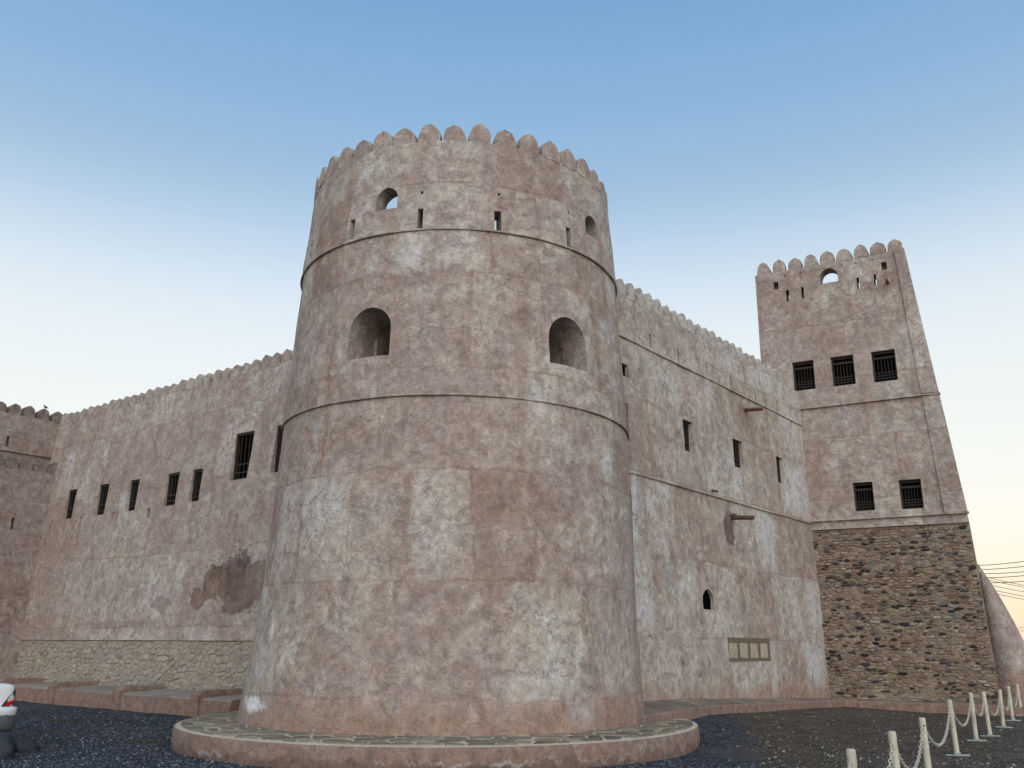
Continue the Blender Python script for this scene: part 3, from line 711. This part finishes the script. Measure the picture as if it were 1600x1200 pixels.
# corner pilasters
def pilaster(a, b, z0, z1, proud):
    mb = MB(); rings = []
    n = 24
    for i in range(n+1):
        z = z0+(z1-z0)*i/n; y = SYF(z)-proud; wv = .008*mnoise.noise(Vector((z, a(5), 1)))
        rings.append([Vector((a(z)+wv, SYF(z)+.1, z)), Vector((a(z)+wv, y+wv, z)), Vector((b(z)+.02, y+wv, z)), Vector((b(z)+.02, SYF(z)+.1, z))])
    mb.loft(rings); return mb.build('pilaster', M_square, root, sm=40)
spl = lambda z: 3.62+(3.10-3.62)*(z-5.23)/(13.9-5.23)
pilaster(spl, suR, 5.40, 8.93, .05); pilaster(spl, suR, 9.0, ZS-.002, .05)
pilaster(lambda z: -1.30, lambda z: -.78, 9.0, ZS-.002, .05)
for zc in (5.36, 8.94):
    mb = MB(); rings = []; y0 = SYF(zc-.01)
    for i in range(41):
        x = -.9+(suR(zc)+.05+.9)*i/40; wv = .01*mnoise.noise(Vector((x*.9, zc, 3)))
        rings.append([Vector((x, y0+.06, zc-.01+wv)), Vector((x, y0-.088, zc-.006+wv)), Vector((x, y0-.092, zc+.012+wv)), Vector((x, y0-.05, zc+.052+wv)), Vector((x, y0+.06, zc+.055+wv))])
    mb.loft(rings); mb.build('ledge', M_square, root, sm=40)
put_merlons(root, STF, [-1.02+.521*i for i in range(9)], ZS, SYF(ZS)+.0, .45, .42, .3, M_square, 60)
for i in range(1, 9):                                      # other three sides
    for L in (Matrix.Translation((3.35-.155*.55*i, SYF(ZS)+.55*i, 0)) @ Matrix.Rotation(math.pi/2+.155, 4, 'Z'), Matrix.Translation((-1.28, SYF(ZS)+.55*i, 0)) @ Matrix.Rotation(-math.pi/2, 4, 'Z'), Matrix.Translation((-1.1+.521*(i-1), 5.0, 0)) @ Matrix.Rotation(math.pi, 4, 'Z')):
        put_merlons(root, STF, [0.], ZS, 0., .42, .43, .3, M_square, 70+i, 1, L)
us_, zs_ = STF.hit(1387.5, 443); spout(root, us_, zs_, SYF(13.), .35, .05, M_beam, .02)
# rubble base
rnd = random.Random(5); seeds = []; z = .15; K = 2.5
while z < 5.05:
    hrow = rnd.uniform(.055, .105); x = -.6+rnd.random()*.2
    while x < 4.6: seeds.append((x, (z+hrow/2+rnd.uniform(-.018, .018))*K)); x += .08+.30*rnd.random()**1.5
    z += hrow
cells = []
for poly in voronoi(seeds, .5):
    if len(poly) < 3: continue
    zc = sum(q[1] for q in poly)/len(poly)/K; lim = suR(zc)-.02
    poly = clip(clip(clip(poly, 0, 1, 5.06*K), 1, 0, lim), -1, 0, .5)
    if len(poly) < 3: continue
    poly = [(x, y/K) for x, y in poly]; poly = inset(poly, rnd.uniform(.003, .026))
    if len(poly) >= 3 and area(poly) > .0012: cells.append(poly)
cells.sort(key=area, reverse=True); rest = MB()
for i, poly in enumerate(cells):
    v, f = stone(poly, rnd.choice((.006, .012, .02, .035, .05)), rnd)
    cx = sum(q[0] for q in poly)/len(poly); cz = sum(q[1] for q in poly)/len(poly)
    v = [Vector((a, .03*b+.07-h, b)) for a, b, h in v]
    if i < 298:
        o = Vector((cx, SYF(cz), cz)); me = mesh('stone', [q-o for q in v], [t[::-1] for t in f]); smooth(me, 50)
        link('stone', me, M_stone_s, root, Matrix.Translation(o))
    else: rest.add(v, f)
tag(rest.build('small_stones', M_stone_s2, root, sm=50), kind='stuff')
# rounded buttress against the right corner
rings = []
for z, l, r in [(-.2, 4.12, 5.80), (.3, 4.20, 5.62), (1.0, 4.26, 5.40), (1.7, 4.28, 5.17), (2.4, 4.29, 4.95), (3.0, 4.28, 4.72), (3.4, 4.27, 4.55), (3.7, 4.24, 4.40), (3.95, 4.15, 4.28)]:
    cu, hw = (l+r)/2, (r-l)/2; dy = hw*1.15; cy = .25+dy*.55
    rings.append([Vector((cu+hw*math.cos(a)*(1+.03*mnoise.noise(Vector((a, z, 0)))), cy+dy*math.sin(a)*(1+.03*mnoise.noise(Vector((a, z, 4)))), z)) for a in [2*math.pi*i/40 for i in range(40)]])
mb = MB(); mb.loft(rings); mb.build('buttress', M_buttress, root, sm=60)

# ------------------------------------------------------------------ gate tower at the far end of the left wall
GC = LWF.w(-19.9, .48, 0); GF = Frame((GC.x, GC.y), math.atan2(LWF.n.y, LWF.n.x), 0.)
root = thing('gate_tower', 'two-tiered plastered tower with scalloped parapets standing forward of the long wall', 'tower', GF.m)
# upper tier
me = wall_body(GF, lambda z: -4.6, lambda z: 1.2, 6.0, 9.46, 4.2, lambda z: (.0 if z > 8.12 else .02), .14, (8.115, 8.125), 8., 1.2)
c = MB(); u, z = GF.hit(12, 690); rect_cut(c, GF, u-.05, u+.05, 8.26, 8.62, .5, lambda z: 0.); hole_cut(c, u+.03, 8.8, .03, 0., .3)
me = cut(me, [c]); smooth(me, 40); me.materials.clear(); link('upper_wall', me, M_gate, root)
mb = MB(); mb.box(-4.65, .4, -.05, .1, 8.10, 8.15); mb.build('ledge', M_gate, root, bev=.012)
put_merlons(root, GF, [-4.35+.503*i for i in range(10)], 9.46, .0, .43, .40, .36, M_gate_shade, 80)
# lower tier, a step forward and spreading towards its foot
gyf = lambda z: -.55-.05*(7.5-z)
me = wall_body(GF, lambda z: -5.2, lambda z: 1.4, -.2, 7.46, 4.2, gyf, .14, (), 9., 2.)
c = MB(); u, z = GF.hit(20, 823, ); rect_cut(c, GF, u-.35, u-.24, 5.35, 5.75, .5, gyf); hole_cut(c, u-.25, 5.9, .03, gyf(5.9), .3)
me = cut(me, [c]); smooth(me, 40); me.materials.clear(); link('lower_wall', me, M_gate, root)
put_merlons(root, GF, [-4.9+.5*i for i in range(11)], 7.46, -.55, .46, .44, .20, M_gate_shade, 90)

# ------------------------------------------------------------------ paving: circular platform and apron
PZ = .345; PR = 4.72
root = tag(bpy.data.objects.new('pavement', None), 'circular stone-paved platform around the foot of the round tower', None, None, 'structure'); COL.objects.link(root)
PC = TC+Vector((-.16, 0, 0)); root.matrix_world = Matrix.Translation(PC)
mb = MB(); rings = []
chip = lambda th, z: (.022*mnoise.noise(Vector((th*26, z*9, 3)))-.03*max(0., mnoise.noise(Vector((th*11, 0, 9)))-.25))*(PZ-.1 < z < PZ+.002)
for r, z in [(PR-.02, -.2), (PR+.02, .0), (PR+.01, PZ-.05), (PR-.01, PZ-.012), (PR-.05, PZ), (PR-.16, PZ+.004), (PR-.9, PZ+.03), (3., PZ+.05)]:
    rings.append([Vector((math.sin(th)*(r+chip(th, z)+.012*mnoise.noise(Vector((th*4, z*3, 0)))+.02*mnoise.noise(Vector((th*1.3, 0, 7)))), -math.cos(th)*(r+chip(th, z)+.012*mnoise.noise(Vector((th*4, z*3, 0)))+.02*mnoise.noise(Vector((th*1.3, 0, 7)))), z)) for th in [2*math.pi*i/420 for i in range(420)]])
mb.loft(rings); slab = mb.build('slab', M_platform, root, sm=35); slab.data.materials.append(M_joint)
for p in slab.data.polygons:
    if p.normal.z > .8: p.material_index = 1
rnd = random.Random(21); seeds = []
x = -5.2
while x < 5.2:
    y = -5.2
    while y < 2.6:
        q = (x+rnd.uniform(-.15, .15), y+rnd.uniform(-.15, .15)); r = math.hypot(*q)
        if 3.3 < r < 5.1: seeds.append(q)
        y += .335
    x += .335
cells = []
for (sx, sy), poly in zip(seeds, voronoi(seeds, .6)):
    if len(poly) < 3: continue
    a0 = math.atan2(sy, sx)
    for k in range(-6, 7): poly = clip(poly, math.cos(a0+k*.03), math.sin(a0+k*.03), PR-.07) if len(poly) > 2 else poly
    if len(poly) < 3: continue
    poly = inset(poly, rnd.uniform(.012, .03))
    if len(poly) >= 3 and area(poly) > .01 and math.hypot(sx, sy) > 3.45: cells.append(poly)
cells.sort(key=area, reverse=True)
for poly in cells[:298]:
    v, f = stone(poly, rnd.uniform(.008, .018), rnd, True)
    cx = sum(q[0] for q in poly)/len(poly); cy = sum(q[1] for q in poly)/len(poly); rr = math.hypot(cx, cy)
    o = Vector((cx, cy, PZ+.004+.03*max(0, min(1, (PR-.16-rr)/.74))))
    me = mesh('flagstone', [Vector((a, b, 0))-Vector((o.x, o.y, 0))+Vector((0, 0, h)) for a, b, h in v], f); smooth(me, 40)
    link('flagstone', me, M_flag, root, Matrix.Translation(o))

# apron along the right wall and the square tower: sloping paved strip with a plastered kerb
def isect(p, d, q, e):
    k = d.x*e.y-d.y*e.x; t = ((q.x-p.x)*e.y-(q.y-p.y)*e.x)/k; return p+d*t
inn, out = [], []
for i in range(40):
    u = -13.5+13.*i/39; wz = .63+(.27-.63)*max(0, min(1, (u+9.)/8.8)); oz = .50+(.27-.50)*max(0, min(1, (u+10.)/9.))
    of = .55+.5*max(0, (-8.5-u)/3); wv = .03*mnoise.noise(Vector((u*.7, 0, 0)))
    inn.append(RWF.w(u, .15, wz)); out.append(RWF.w(u, -of+wv, oz))
cor = isect(RWF.w(0, -.55, 0), RWF.d, STF.w(0, -.7, 0), STF.d)
inn.append(RWF.w(.1, .15, .27)); out.append(Vector((cor.x, cor.y, .255)))
for i in range(24):
    u = STF.d.dot(cor-STF.o)+.3+i*.36; wv = .03*mnoise.noise(Vector((u*.7, 5, 0)))
    inn.append(STF.w(max(u, .2), .2, .27)); out.append(STF.w(u, -.7+wv, .245))
mb = MB(); rings = []
for a, b in zip(inn, out):
    d = Vector((b.x-a.x, b.y-a.y, 0)).normalized()
    rings.append([Vector((a.x, a.y, -.3)), a, a.lerp(b, .5), Vector((b.x, b.y, b.z))-d*.16, Vector((b.x, b.y, b.z))-d*.03, Vector((b.x, b.y, b.z-.03)), Vector((b.x, b.y, -.3))+d*.02])
mb.loft(rings)
ap = mb.build('pavement', M_terrace, None, None, sm=40); ap.data.materials.append(speckle('rough_paving', [(.3, (.12, .095, .075)), (.5, (.19, .155, .12)), (.7, (.29, .24, .18))], 7., 'noise', bump=.05))
tag(ap, 'narrow sloping paved strip with low reddish kerb along the right-hand wall', None, None, 'structure')
for p in ap.data.polygons:
    if p.normal.z > .85: p.material_index = 1

# ------------------------------------------------------------------ low terrace with dividers along the left wall
root = thing('low_terrace', 'low plastered terrace of stepped bays along the rubble foot of the long wall', 'terrace', LWF.m)
mb = MB(); rings = []
for i in range(111):
    x = -22.+16.5*i/110; wv = .02*mnoise.noise(Vector((x*.8, 1, 0)))+.008*mnoise.noise(Vector((x*4, 1, 0))); zt = .42+.015*mnoise.noise(Vector((x*2., 8, 0)))+.018*mnoise.noise(Vector((x*7., 2, 0)))
    rings.append([Vector((x, .3, -.2)), Vector((x, .3, zt+.07)), Vector((x, -.5, zt+.03)), Vector((x, -1.10+wv, zt)), Vector((x, -1.18+wv+.03*mnoise.noise(Vector((x*6, 4, 0))), zt-.04)), Vector((x, -1.22+wv, -.2))])
mb.loft(rings); ob = mb.build('bench', M_terrace, root, sm=40); ob.data.materials.append(M_mortar_l)
for p in ob.data.polygons:
    if p.normal.z > .8: p.material_index = 1
for i, u in enumerate((-6.85, -10.35, -13.8, -17.2)):
    mb = MB(); rings = []
    for j in range(9):
        y = -1.26+1.4*j/8; wv = .012*mnoise.noise(Vector((u, y*2, 0))); h = .60+.012*mnoise.noise(Vector((u, y*3, 5)))-(.1 if j == 0 else 0)
        rings.append([Vector((u-.16+wv, y, .0)), Vector((u+.20+wv, y, .0)), Vector((u+.17+wv, y, h-.03)), Vector((u+.13+wv, y, h)), Vector((u-.10+wv, y, h)), Vector((u-.14+wv, y, h-.03))])
    mb.loft(rings); mb.build('divider', M_terrace, root, sm=40)

# ------------------------------------------------------------------ chain posts
POSTS = [(2.95, 8.3), (4.05, 10.1), (5.2, 12.0), (7.25, 15.6), (8.83, 18.15), (9.58, 19.1), (10.85, 21.0), (12.05, 22.85), (13.15, 24.45)]
TOPPX = [(1327, 1170), (1397, 1142), (1443, 1121), (1485, 1093), (1514.5, 1082), (1536.6, 1080.6), (1555.5, 1077), (1575, 1072), (1591, 1068.6)]
rnd = random.Random(9); tops = []
pm = MB(); pm.tube([(0, 0, 0), (0, 0, .80), (0, 0, .845), (0, 0, .86)], [.041, .041, .041, .032], 14); pmesh = None
for i, ((x, y), tp) in enumerate(zip(POSTS, TOPPX)):
    g = gz(x, y); t = hid(*tp, y); H = max(.7, min(.98, t.z-g))
    M = Matrix.Translation((x, y, g)) @ Matrix.Rotation(rnd.uniform(-.04, .04), 4, 'X') @ Matrix.Rotation(rnd.uniform(-.035, .035), 4, 'Y')
    o = thing('chain_post', 'slim cream-painted metal post on a flat foot, one of the chain barrier row', 'post', M, 'posts of the chain barrier')
    if pmesh is None: p = pm.build('pole', M_post, o, sm=40); pmesh = p.data
    else: p = link('pole', pmesh, M_post, o)
    p.matrix_local = Matrix.Diagonal((1, 1, H/.86, 1))
    b = MB(); b.box(-.18, .18, -.045, .045, .0, .022); b.box(-.05, .05, -.05, .05, .018, .05); b.build('foot_plate', M_plate, o, Matrix.Rotation(rnd.uniform(-.5, .1), 4, 'Z'), bev=.006)
    tops.append((M @ Vector((.0, 0, H-.09))))
def chain(a, b, sag):
    mb = MB(); L = (b-a).length; n = 24; pts = []
    for i in range(n+1):
        t = i/n; pts.append(a.lerp(b, t)-Vector((0, 0, sag*4*t*(1-t))))
    # resample into links
    d = [0.]
    for p, q in zip(pts, pts[1:]): d.append(d[-1]+(q-p).length)
    k = int(d[-1]/.058); j = 0
    for i in range(k):
        s = (i+.5)*d[-1]/k
        while d[j+1] < s and j < n-1: j += 1
        p = pts[j].lerp(pts[j+1], (s-d[j])/(d[j+1]-d[j])); t = (pts[j+1]-pts[j]).normalized()
        s1 = t.cross(Vector((0, 0, 1))).normalized(); s2 = t.cross(s1)
        w = s1 if i % 2 else s2
        ring = [p+t*math.cos(q)*.038+w*math.sin(q)*.018 for q in [2*math.pi*m/8 for m in range(8)]]
        mb.tube(ring+[ring[0], ring[1]], .0065, 4, False)
    g = mb.build('chain', M_chain, sm=60)
    return tag(g, 'pale link chain hanging in a curve between two cream barrier posts', 'chain', 'chains of the barrier')
for a, b in zip(tops, tops[1:]): chain(a, b, .40 if (b-a).length > 1.5 else .34)
a = tops[0]; chain(Vector((1.75, 6.4, a.z)), a, .30)
x, y = 1.75, 6.4; g = gz(x, y)
o = thing('chain_post', 'slim cream-painted metal post on a flat foot, one of the chain barrier row', 'post', Matrix.Translation((x, y, g)), 'posts of the chain barrier')
p = link('pole', pmesh, M_post, o); b = MB(); b.box(-.24, .24, -.045, .045, .0, .022); b.build('foot_plate', M_plate, o, bev=.006)

# ------------------------------------------------------------------ loose stones
def scatter(name, pts, mat, label, seed):
    rnd = random.Random(seed); V = []; Fc = []
    for (x, y, s) in pts:
        z = gz(x, y); n = len(V); a = rnd.random()*6.28; e = rnd.uniform(.6, 1.4)
        for k in range(5):
            q = a+k*1.2566; V.append((x+s*e*math.cos(q)*rnd.uniform(.8, 1.1), y+s/e*math.sin(q)*rnd.uniform(.8, 1.1), z+rnd.uniform(-.1, .25)*s))
        V.append((x+rnd.uniform(-.3, .3)*s, y+rnd.uniform(-.3, .3)*s, z+s*rnd.uniform(.5, .95)))
        Fc += [(n+k, n+(k+1) % 5, n+5) for k in range(5)]
    o = link(name, mesh(name, V, Fc), mat); tag(o, label, None, None, 'stuff'); return o
rnd = random.Random(77); gp = []; dp = []
def free(x, y): return (Vector((x, y, 0))-PC).length > PR+.05
while len(gp) < 34000:
    px, py = rnd.uniform(-20, 1250), rnd.uniform(1095, 1215); p = ground_at(px, py)
    if not (4 < p.y < 30) or not free(p.x, p.y): continue
    q = p-LWF.o
    if -LWF.n.dot(q) < 1.25: continue
    if p.x > 0 and -RWF.n.dot(p-RWF.o) < .6: continue
    e = p.x-(2.2+.12*p.y)+1.6*mnoise.noise(Vector((p.x*.8, p.y*.8, 0)))
    if e > rnd.uniform(-.3, .5): continue
    gp.append((p.x, p.y, .008+.020*rnd.random()**2))
while len(dp) < 9000:
    px, py = rnd.uniform(1080, 1640), rnd.uniform(1096, 1215); p = ground_at(px, py)
    if not (4 < p.y < 28) or not free(p.x, p.y): continue
    if -RWF.n.dot(p-RWF.o) < .6 or -STF.n.dot(p-STF.o) < .85: continue
    e = p.x-(2.2+.12*p.y)+1.6*mnoise.noise(Vector((p.x*.8, p.y*.8, 0)))
    if e < rnd.uniform(-.6, .4): continue
    dp.append((p.x, p.y, .008+.024*rnd.random()**3))
scatter('gravel', gp, speckle('gravel_stones', [(0, (.010, .013, .019)), (.4, (.024, .030, .040)), (.75, (.055, .065, .08)), (.93, (.10, .112, .13)), (1, (.26, .27, .28))], 30., 'isl'), 'blue-grey crushed gravel spread over the yard', 1)
scatter('pebbles', dp, speckle('dirt_pebbles', [(0, (.035, .03, .026)), (.45, (.075, .062, .05)), (.8, (.125, .105, .085)), (.95, (.20, .18, .145)), (1, (.36, .34, .30))], 30., 'isl'), 'loose pebbles and chips strewn on brown dirt', 2)
for px, py, r in [(93, 1128, .28), (232, 1161, .36)]:
    p = ground_at(px, py); rnd = random.Random(int(px)); mb = MB()
    for i in range(220):
        a = rnd.random()*6.28; q = r*math.sqrt(rnd.random()); x, y = math.cos(a)*q*1.3, math.sin(a)*q; h = rnd.uniform(.02, .06); t = rnd.random()*6.28
        mb.add([(x-.006*math.cos(t), y-.006*math.sin(t), 0), (x+.006*math.cos(t), y+.006*math.sin(t), 0), (x+rnd.uniform(-.03, .03), y+rnd.uniform(-.03, .03), h)], [(0, 1, 2)])
    o = mb.build('weeds', M_grass, None, Matrix.Translation((p.x, p.y, gz(p.x, p.y)))); tag(o, 'low green weeds in the gravel '+('near the white car' if px < 100 else 'beside the circular platform'), None, None, 'stuff')

# ------------------------------------------------------------------ white car at the left edge
ax = math.radians(90+60)                                   # heading, world angle
CP = ground_at(31, 1104, .55); CP.z = 0
fw = Vector((math.cos(ax), math.sin(ax), 0)); rt = Vector((fw.y, -fw.x, 0))
car_o = Vector((-8.26, 15.85, 0))-rt*.84                   # centre of the rear end
car_o.z = gz(car_o.x, car_o.y)
car = thing('parked_car', 'white saloon car parked with its tail towards the tower, red tail lamps', 'car', Matrix.Translation(car_o) @ Matrix.Rotation(ax, 4, 'Z'))
def sect(x, hw, zb, zt, p=5., n=28):
    zc, hh = (zb+zt)/2, (zt-zb)/2
    r = []
    for i in range(n):
        a = 2*math.pi*i/n; c, s = math.cos(a), math.sin(a)
        r.append(Vector((x, hw*math.copysign(abs(c)**(2/p), c), zc+hh*math.copysign(abs(s)**(2/p), s))))
    return r
mb = MB(); mb.loft([sect(x, hw, zb, zt, p, 48) for x, hw, zb, zt, p in [(.0, .76, .58, .97, 9), (.02, .81, .50, 1.0, 10), (.07, .85, .42, 1.025, 10), (.2, .87, .34, 1.035, 9), (.6, .88, .27, 1.03, 8), (1.2, .885, .25, 1.02, 7), (2.6, .89, .24, .98, 6), (3.4, .885, .25, .95, 6), (4.1, .86, .27, .86, 5), (4.4, .78, .33, .76, 4), (4.48, .66, .4, .68, 4)]])
mb.build('body', M_car, car, sm=50)
mb = MB(); mb.loft([sect(x, hw, .9, zt, 4.) for x, hw, zt in [(.75, .70, 1.0), (1.05, .68, 1.20), (1.45, .63, 1.39), (2.1, .61, 1.44), (2.7, .62, 1.38), (3.2, .68, 1.15), (3.5, .72, .97)]])
mb.build('cabin_window', M_glass, car, sm=50)
mb = MB(); mb.loft([sect(x, hw, zt-.035, zt, 3.) for x, hw, zt in [(1.38, .57, 1.39), (1.5, .585, 1.42), (2.1, .585, 1.462), (2.6, .57, 1.42), (2.75, .55, 1.385)]]); mb.build('roof', M_car, car, sm=50)
mb = MB(); mb.loft([sect(x, hw, zb, zt, p, 40) for x, hw, zb, zt, p in [(-.13, .66, .54, .63, 4), (-.10, .80, .51, .66, 6), (-.03, .88, .50, .67, 7), (.1, .915, .50, .67, 7), (.4, .91, .50, .66, 7)]])
bu = mb.build('bumper', M_car, car, sm=50)
mb = MB(); mb.loft([sect(x, hw, zb, .60, 6., 40) for x, hw, zb in [(-.12, .66, .36), (-.085, .80, .29), (-.02, .875, .25), (.1, .905, .23), (.45, .90, .23)]]); mb.build('shaded_lower_bumper', plain('bumper_shade_grey', (.10, .115, .12), .45, var=.1), bu, sm=50)  # lower bumper: shading under the curve painted in as grey
for s in (-1, 1):
    def wrap(y, z):                                        # point on the rounded rear corner
        yy = abs(y); x = -.004+max(0., (yy-.74)/.12)**1.6*.085
        return Vector((x, s*-yy, z))
    def lamp(outline, name, mat, parent, lift):
        v = []; n = len(outline)
        for l in (0., .05): v += [wrap(a, b)+Vector((-lift+l, -s*.012*(1-l*10), 0)) for a, b in outline]
        mb = MB(); mb.add(v, [tuple(range(n)), tuple(range(2*n-1, n-1, -1))]+[(i, i+n, (i+1) % n+n, (i+1) % n) for i in range(n)]); return mb.build(name, mat, parent)
    lp = lamp([(.60, .67), (.66, .76), (.74, .86), (.80, .91), (.855, .93), (.86, .80), (.85, .69), (.72, .665)], 'tail_lamp', M_black, car, .012)
    lamp([(.66, .685), (.68, .74), (.82, .755), (.835, .70), (.72, .68)], 'red_lens', M_red, lp, .02)
    lamp([(.685, .75), (.72, .80), (.80, .82), (.82, .765)], 'clear_lens', M_clear, lp, .02)
mb = MB(); mb.box(-.005, .03, -.26, .26, .72, .84); mb.build('number_plate', M_clear, car, bev=.01)
for x in (.85, 3.55):
    for s in (-1, 1):
        mb = MB(); mb.tube([(0, -.10, 0), (0, -.085, 0), (0, .085, 0), (0, .10, 0)], [.27, .315, .315, .27], 28)
        wh = mb.build('wheel', M_black, car, Matrix.Translation((x, s*.78, .315)), sm=40)
        mb = MB(); mb.tube([(0, s*.07, 0), (0, s*.108, 0)], [.2, .17], 20); mb.build('rim', M_rim, wh, sm=40)

# dark boulders by the car
def boulder(px, py, sx, sy, sz, seed, label):
    p = ground_at(px, py); bm = bmesh.new(); bmesh.ops.create_icosphere(bm, subdivisions=4, radius=1)
    for v in bm.verts:
        q = v.co.copy(); k = 1+.25*abs(mnoise.noise(q*1.9+Vector((2, seed, 0))))-.3*abs(mnoise.noise(q*1.3+Vector((7, seed, 5))))+.42*mnoise.noise(q*1.1+Vector((seed, 0, 0)))+.16*mnoise.noise(q*2.3+Vector((seed, 3, 0)))+.03*mnoise.noise(q*6.)
        v.co = Vector((q.x*sx, q.y*sy, q.z*sz))*k
    me = bpy.data.meshes.new('boulder'); bm.to_mesh(me); bm.free(); smooth(me, 70)
    tag(link('boulder', me, M_rock, None, Matrix.Translation((p.x, p.y, gz(p.x, p.y)+sz*.3))), label, 'boulder')
boulder(33, 1174, .26, .22, .16, 3., 'small rounded dark boulder on the gravel in front of the bigger boulder')
boulder(-16, 1184, .36, .34, .27, 8., 'bigger dark blue-grey boulder on the gravel near the white car')

# ------------------------------------------------------------------ bird on the parapet
bp = GF.w(*[-.27, .1], 9.86); root = thing('bird', 'small dark bird perched on a scalloped parapet tooth', 'bird', Matrix.Translation(bp) @ Matrix.Rotation(2.6, 4, 'Z'))
mb = MB(); pr = [(-.17, .045, .004, .012), (-.10, .055, .014, .022), (-.05, .075, .035, .036), (.0, .09, .048, .046), (.05, .11, .045, .045), (.085, .14, .03, .032), (.105, .165, .024, .026), (.125, .172, .022, .022), (.145, .165, .010, .010), (.165, .16, .002, .002)]
mb.loft([[Vector((x, w*math.cos(a), z+h*math.sin(a))) for a in [2*math.pi*i/12 for i in range(12)]] for x, z, h, w in pr]); mb.build('body', M_bird, root, sm=70)
for s in (-1, 1): m = MB(); m.tube([(.01, s*.018, .06), (.012, s*.02, .0), (.04, s*.022, -.003)], .005, 5); m.build('leg', M_bird, root)

# ------------------------------------------------------------------ power lines and far trees
P0 = hid(1500, 1012, 60.)
def cable(a, b, sag, label, group):
    mb = MB(); mb.tube([a.lerp(b, i/16)-Vector((0, 0, sag*4*(i/16)*(1-i/16))) for i in range(17)], .022, 5)
    tag(mb.build('power_cable', M_cable), label, 'cable', group)
def power_pole(x, y, zs, label):
    g = gz(x, y); h = max(zs)-g+.35; o = thing('power_pole', label, 'pole', Matrix.Translation((x, y, g)))
    m = MB(); m.tube([(0, 0, -.3), (0, 0, h)], [.15, .10], 10); m.build('pole', M_bark, o, sm=50)
    for z in zs: m = MB(); m.box(-.5, .5, -.05, .05, z-g-.05, z-g+.05); m.build('crossarm', M_bark, o)
zst = []
for k, (py, dist, rr, dz, sag, lab, grp, plab) in enumerate([
        ((884, 890, 895, 902, 909), 57.2, (869.6, 877, 885, 891, 899.6), .9, .75, 'thin dark power cable rising towards the nearer pole', 'upper power cables', 'wooden power pole out to the right with cables rising to it'),
        ((887, 892, 899, 906, 911), 68., (908, 911, 918.6, 925.6, 930.6), .8, .55, 'thin dark power cable sloping down towards the far pole', 'lower power cables', 'far wooden power pole out on the plain')]):
    st = [hid(1500, y, 60.) for y in py]; en = []
    for a_, y in zip(st, rr): e = a_+(hid(1600, y, dist)-a_)*(3.1 if k == 0 else 3.4); e.z += dz; en.append(e)
    cx = sum(e.x for e in en)/5; cy = sum(e.y for e in en)/5; en = [Vector((cx, cy, e.z)) for e in en]; zst += [q.z for q in st]
    for a_, e in zip(st, en): cable(Vector((P0.x, P0.y, a_.z)), e, sag, lab, grp)
    power_pole(cx, cy, [e.z for e in en], plab)
power_pole(P0.x, P0.y, zst[::2], 'wooden power pole with stacked crossarms behind the square tower')
for (l, r) in [((1520, 986), (1600, 978)), ((1520, 990), (1600, 983))]:
    a = hid(*l, 110.); b2 = hid(*r, 110.); d = b2-a; cable(a-d*.5, a+d*4., .2, 'faint low power cable far out over the plain', 'far power cables')
def tree(p, h, seed, label):
    g = gz(p.x, p.y); rnd = random.Random(seed); o = thing('tree', label, 'tree', Matrix.Translation((p.x, p.y, g)), 'trees out on the plain')
    m = MB(); m.tube([(0, 0, -.3), (.05, 0, h*.3), (.1, .1, h*.55), (.2, .1, h*.8)], [.16, .13, .09, .03], 8)
    for k in range(5):
        a = k*1.3+seed; m.tube([(.07, .05, h*(.35+.06*k)), (math.cos(a)*h*.18, math.sin(a)*h*.18, h*(.55+.05*k)), (math.cos(a)*h*.3, math.sin(a)*h*.3, h*(.65+.05*k))], [.06, .04, .015], 6)
    m.build('trunk', M_bark, o); m = MB()
    cl = [Vector((rnd.gauss(0, h*.2), rnd.gauss(0, h*.2), h*rnd.uniform(.5, .98))) for _ in range(26)]
    for c in cl:
        for _ in range(60):
            q = c+Vector((rnd.gauss(0, h*.07), rnd.gauss(0, h*.07), rnd.gauss(0, h*.05))); a = Vector((rnd.uniform(-1, 1), rnd.uniform(-1, 1), rnd.uniform(-1, 1))).normalized()*.14; b = a.orthogonal().normalized()*.07
            m.add([q-a, q+b, q+a, q-b], [(0, 1, 2, 3)])
    m.build('crown', M_leaf, o)
for i, (px, y, h) in enumerate([(1601, 120, 3.4), (1640, 135, 4.2), (1700, 118, 3.6), (1780, 140, 5.)]):
    p = hid(px, 1012, y); tree(p, h, i+1, 'small dark leafy tree standing far out on the plain')
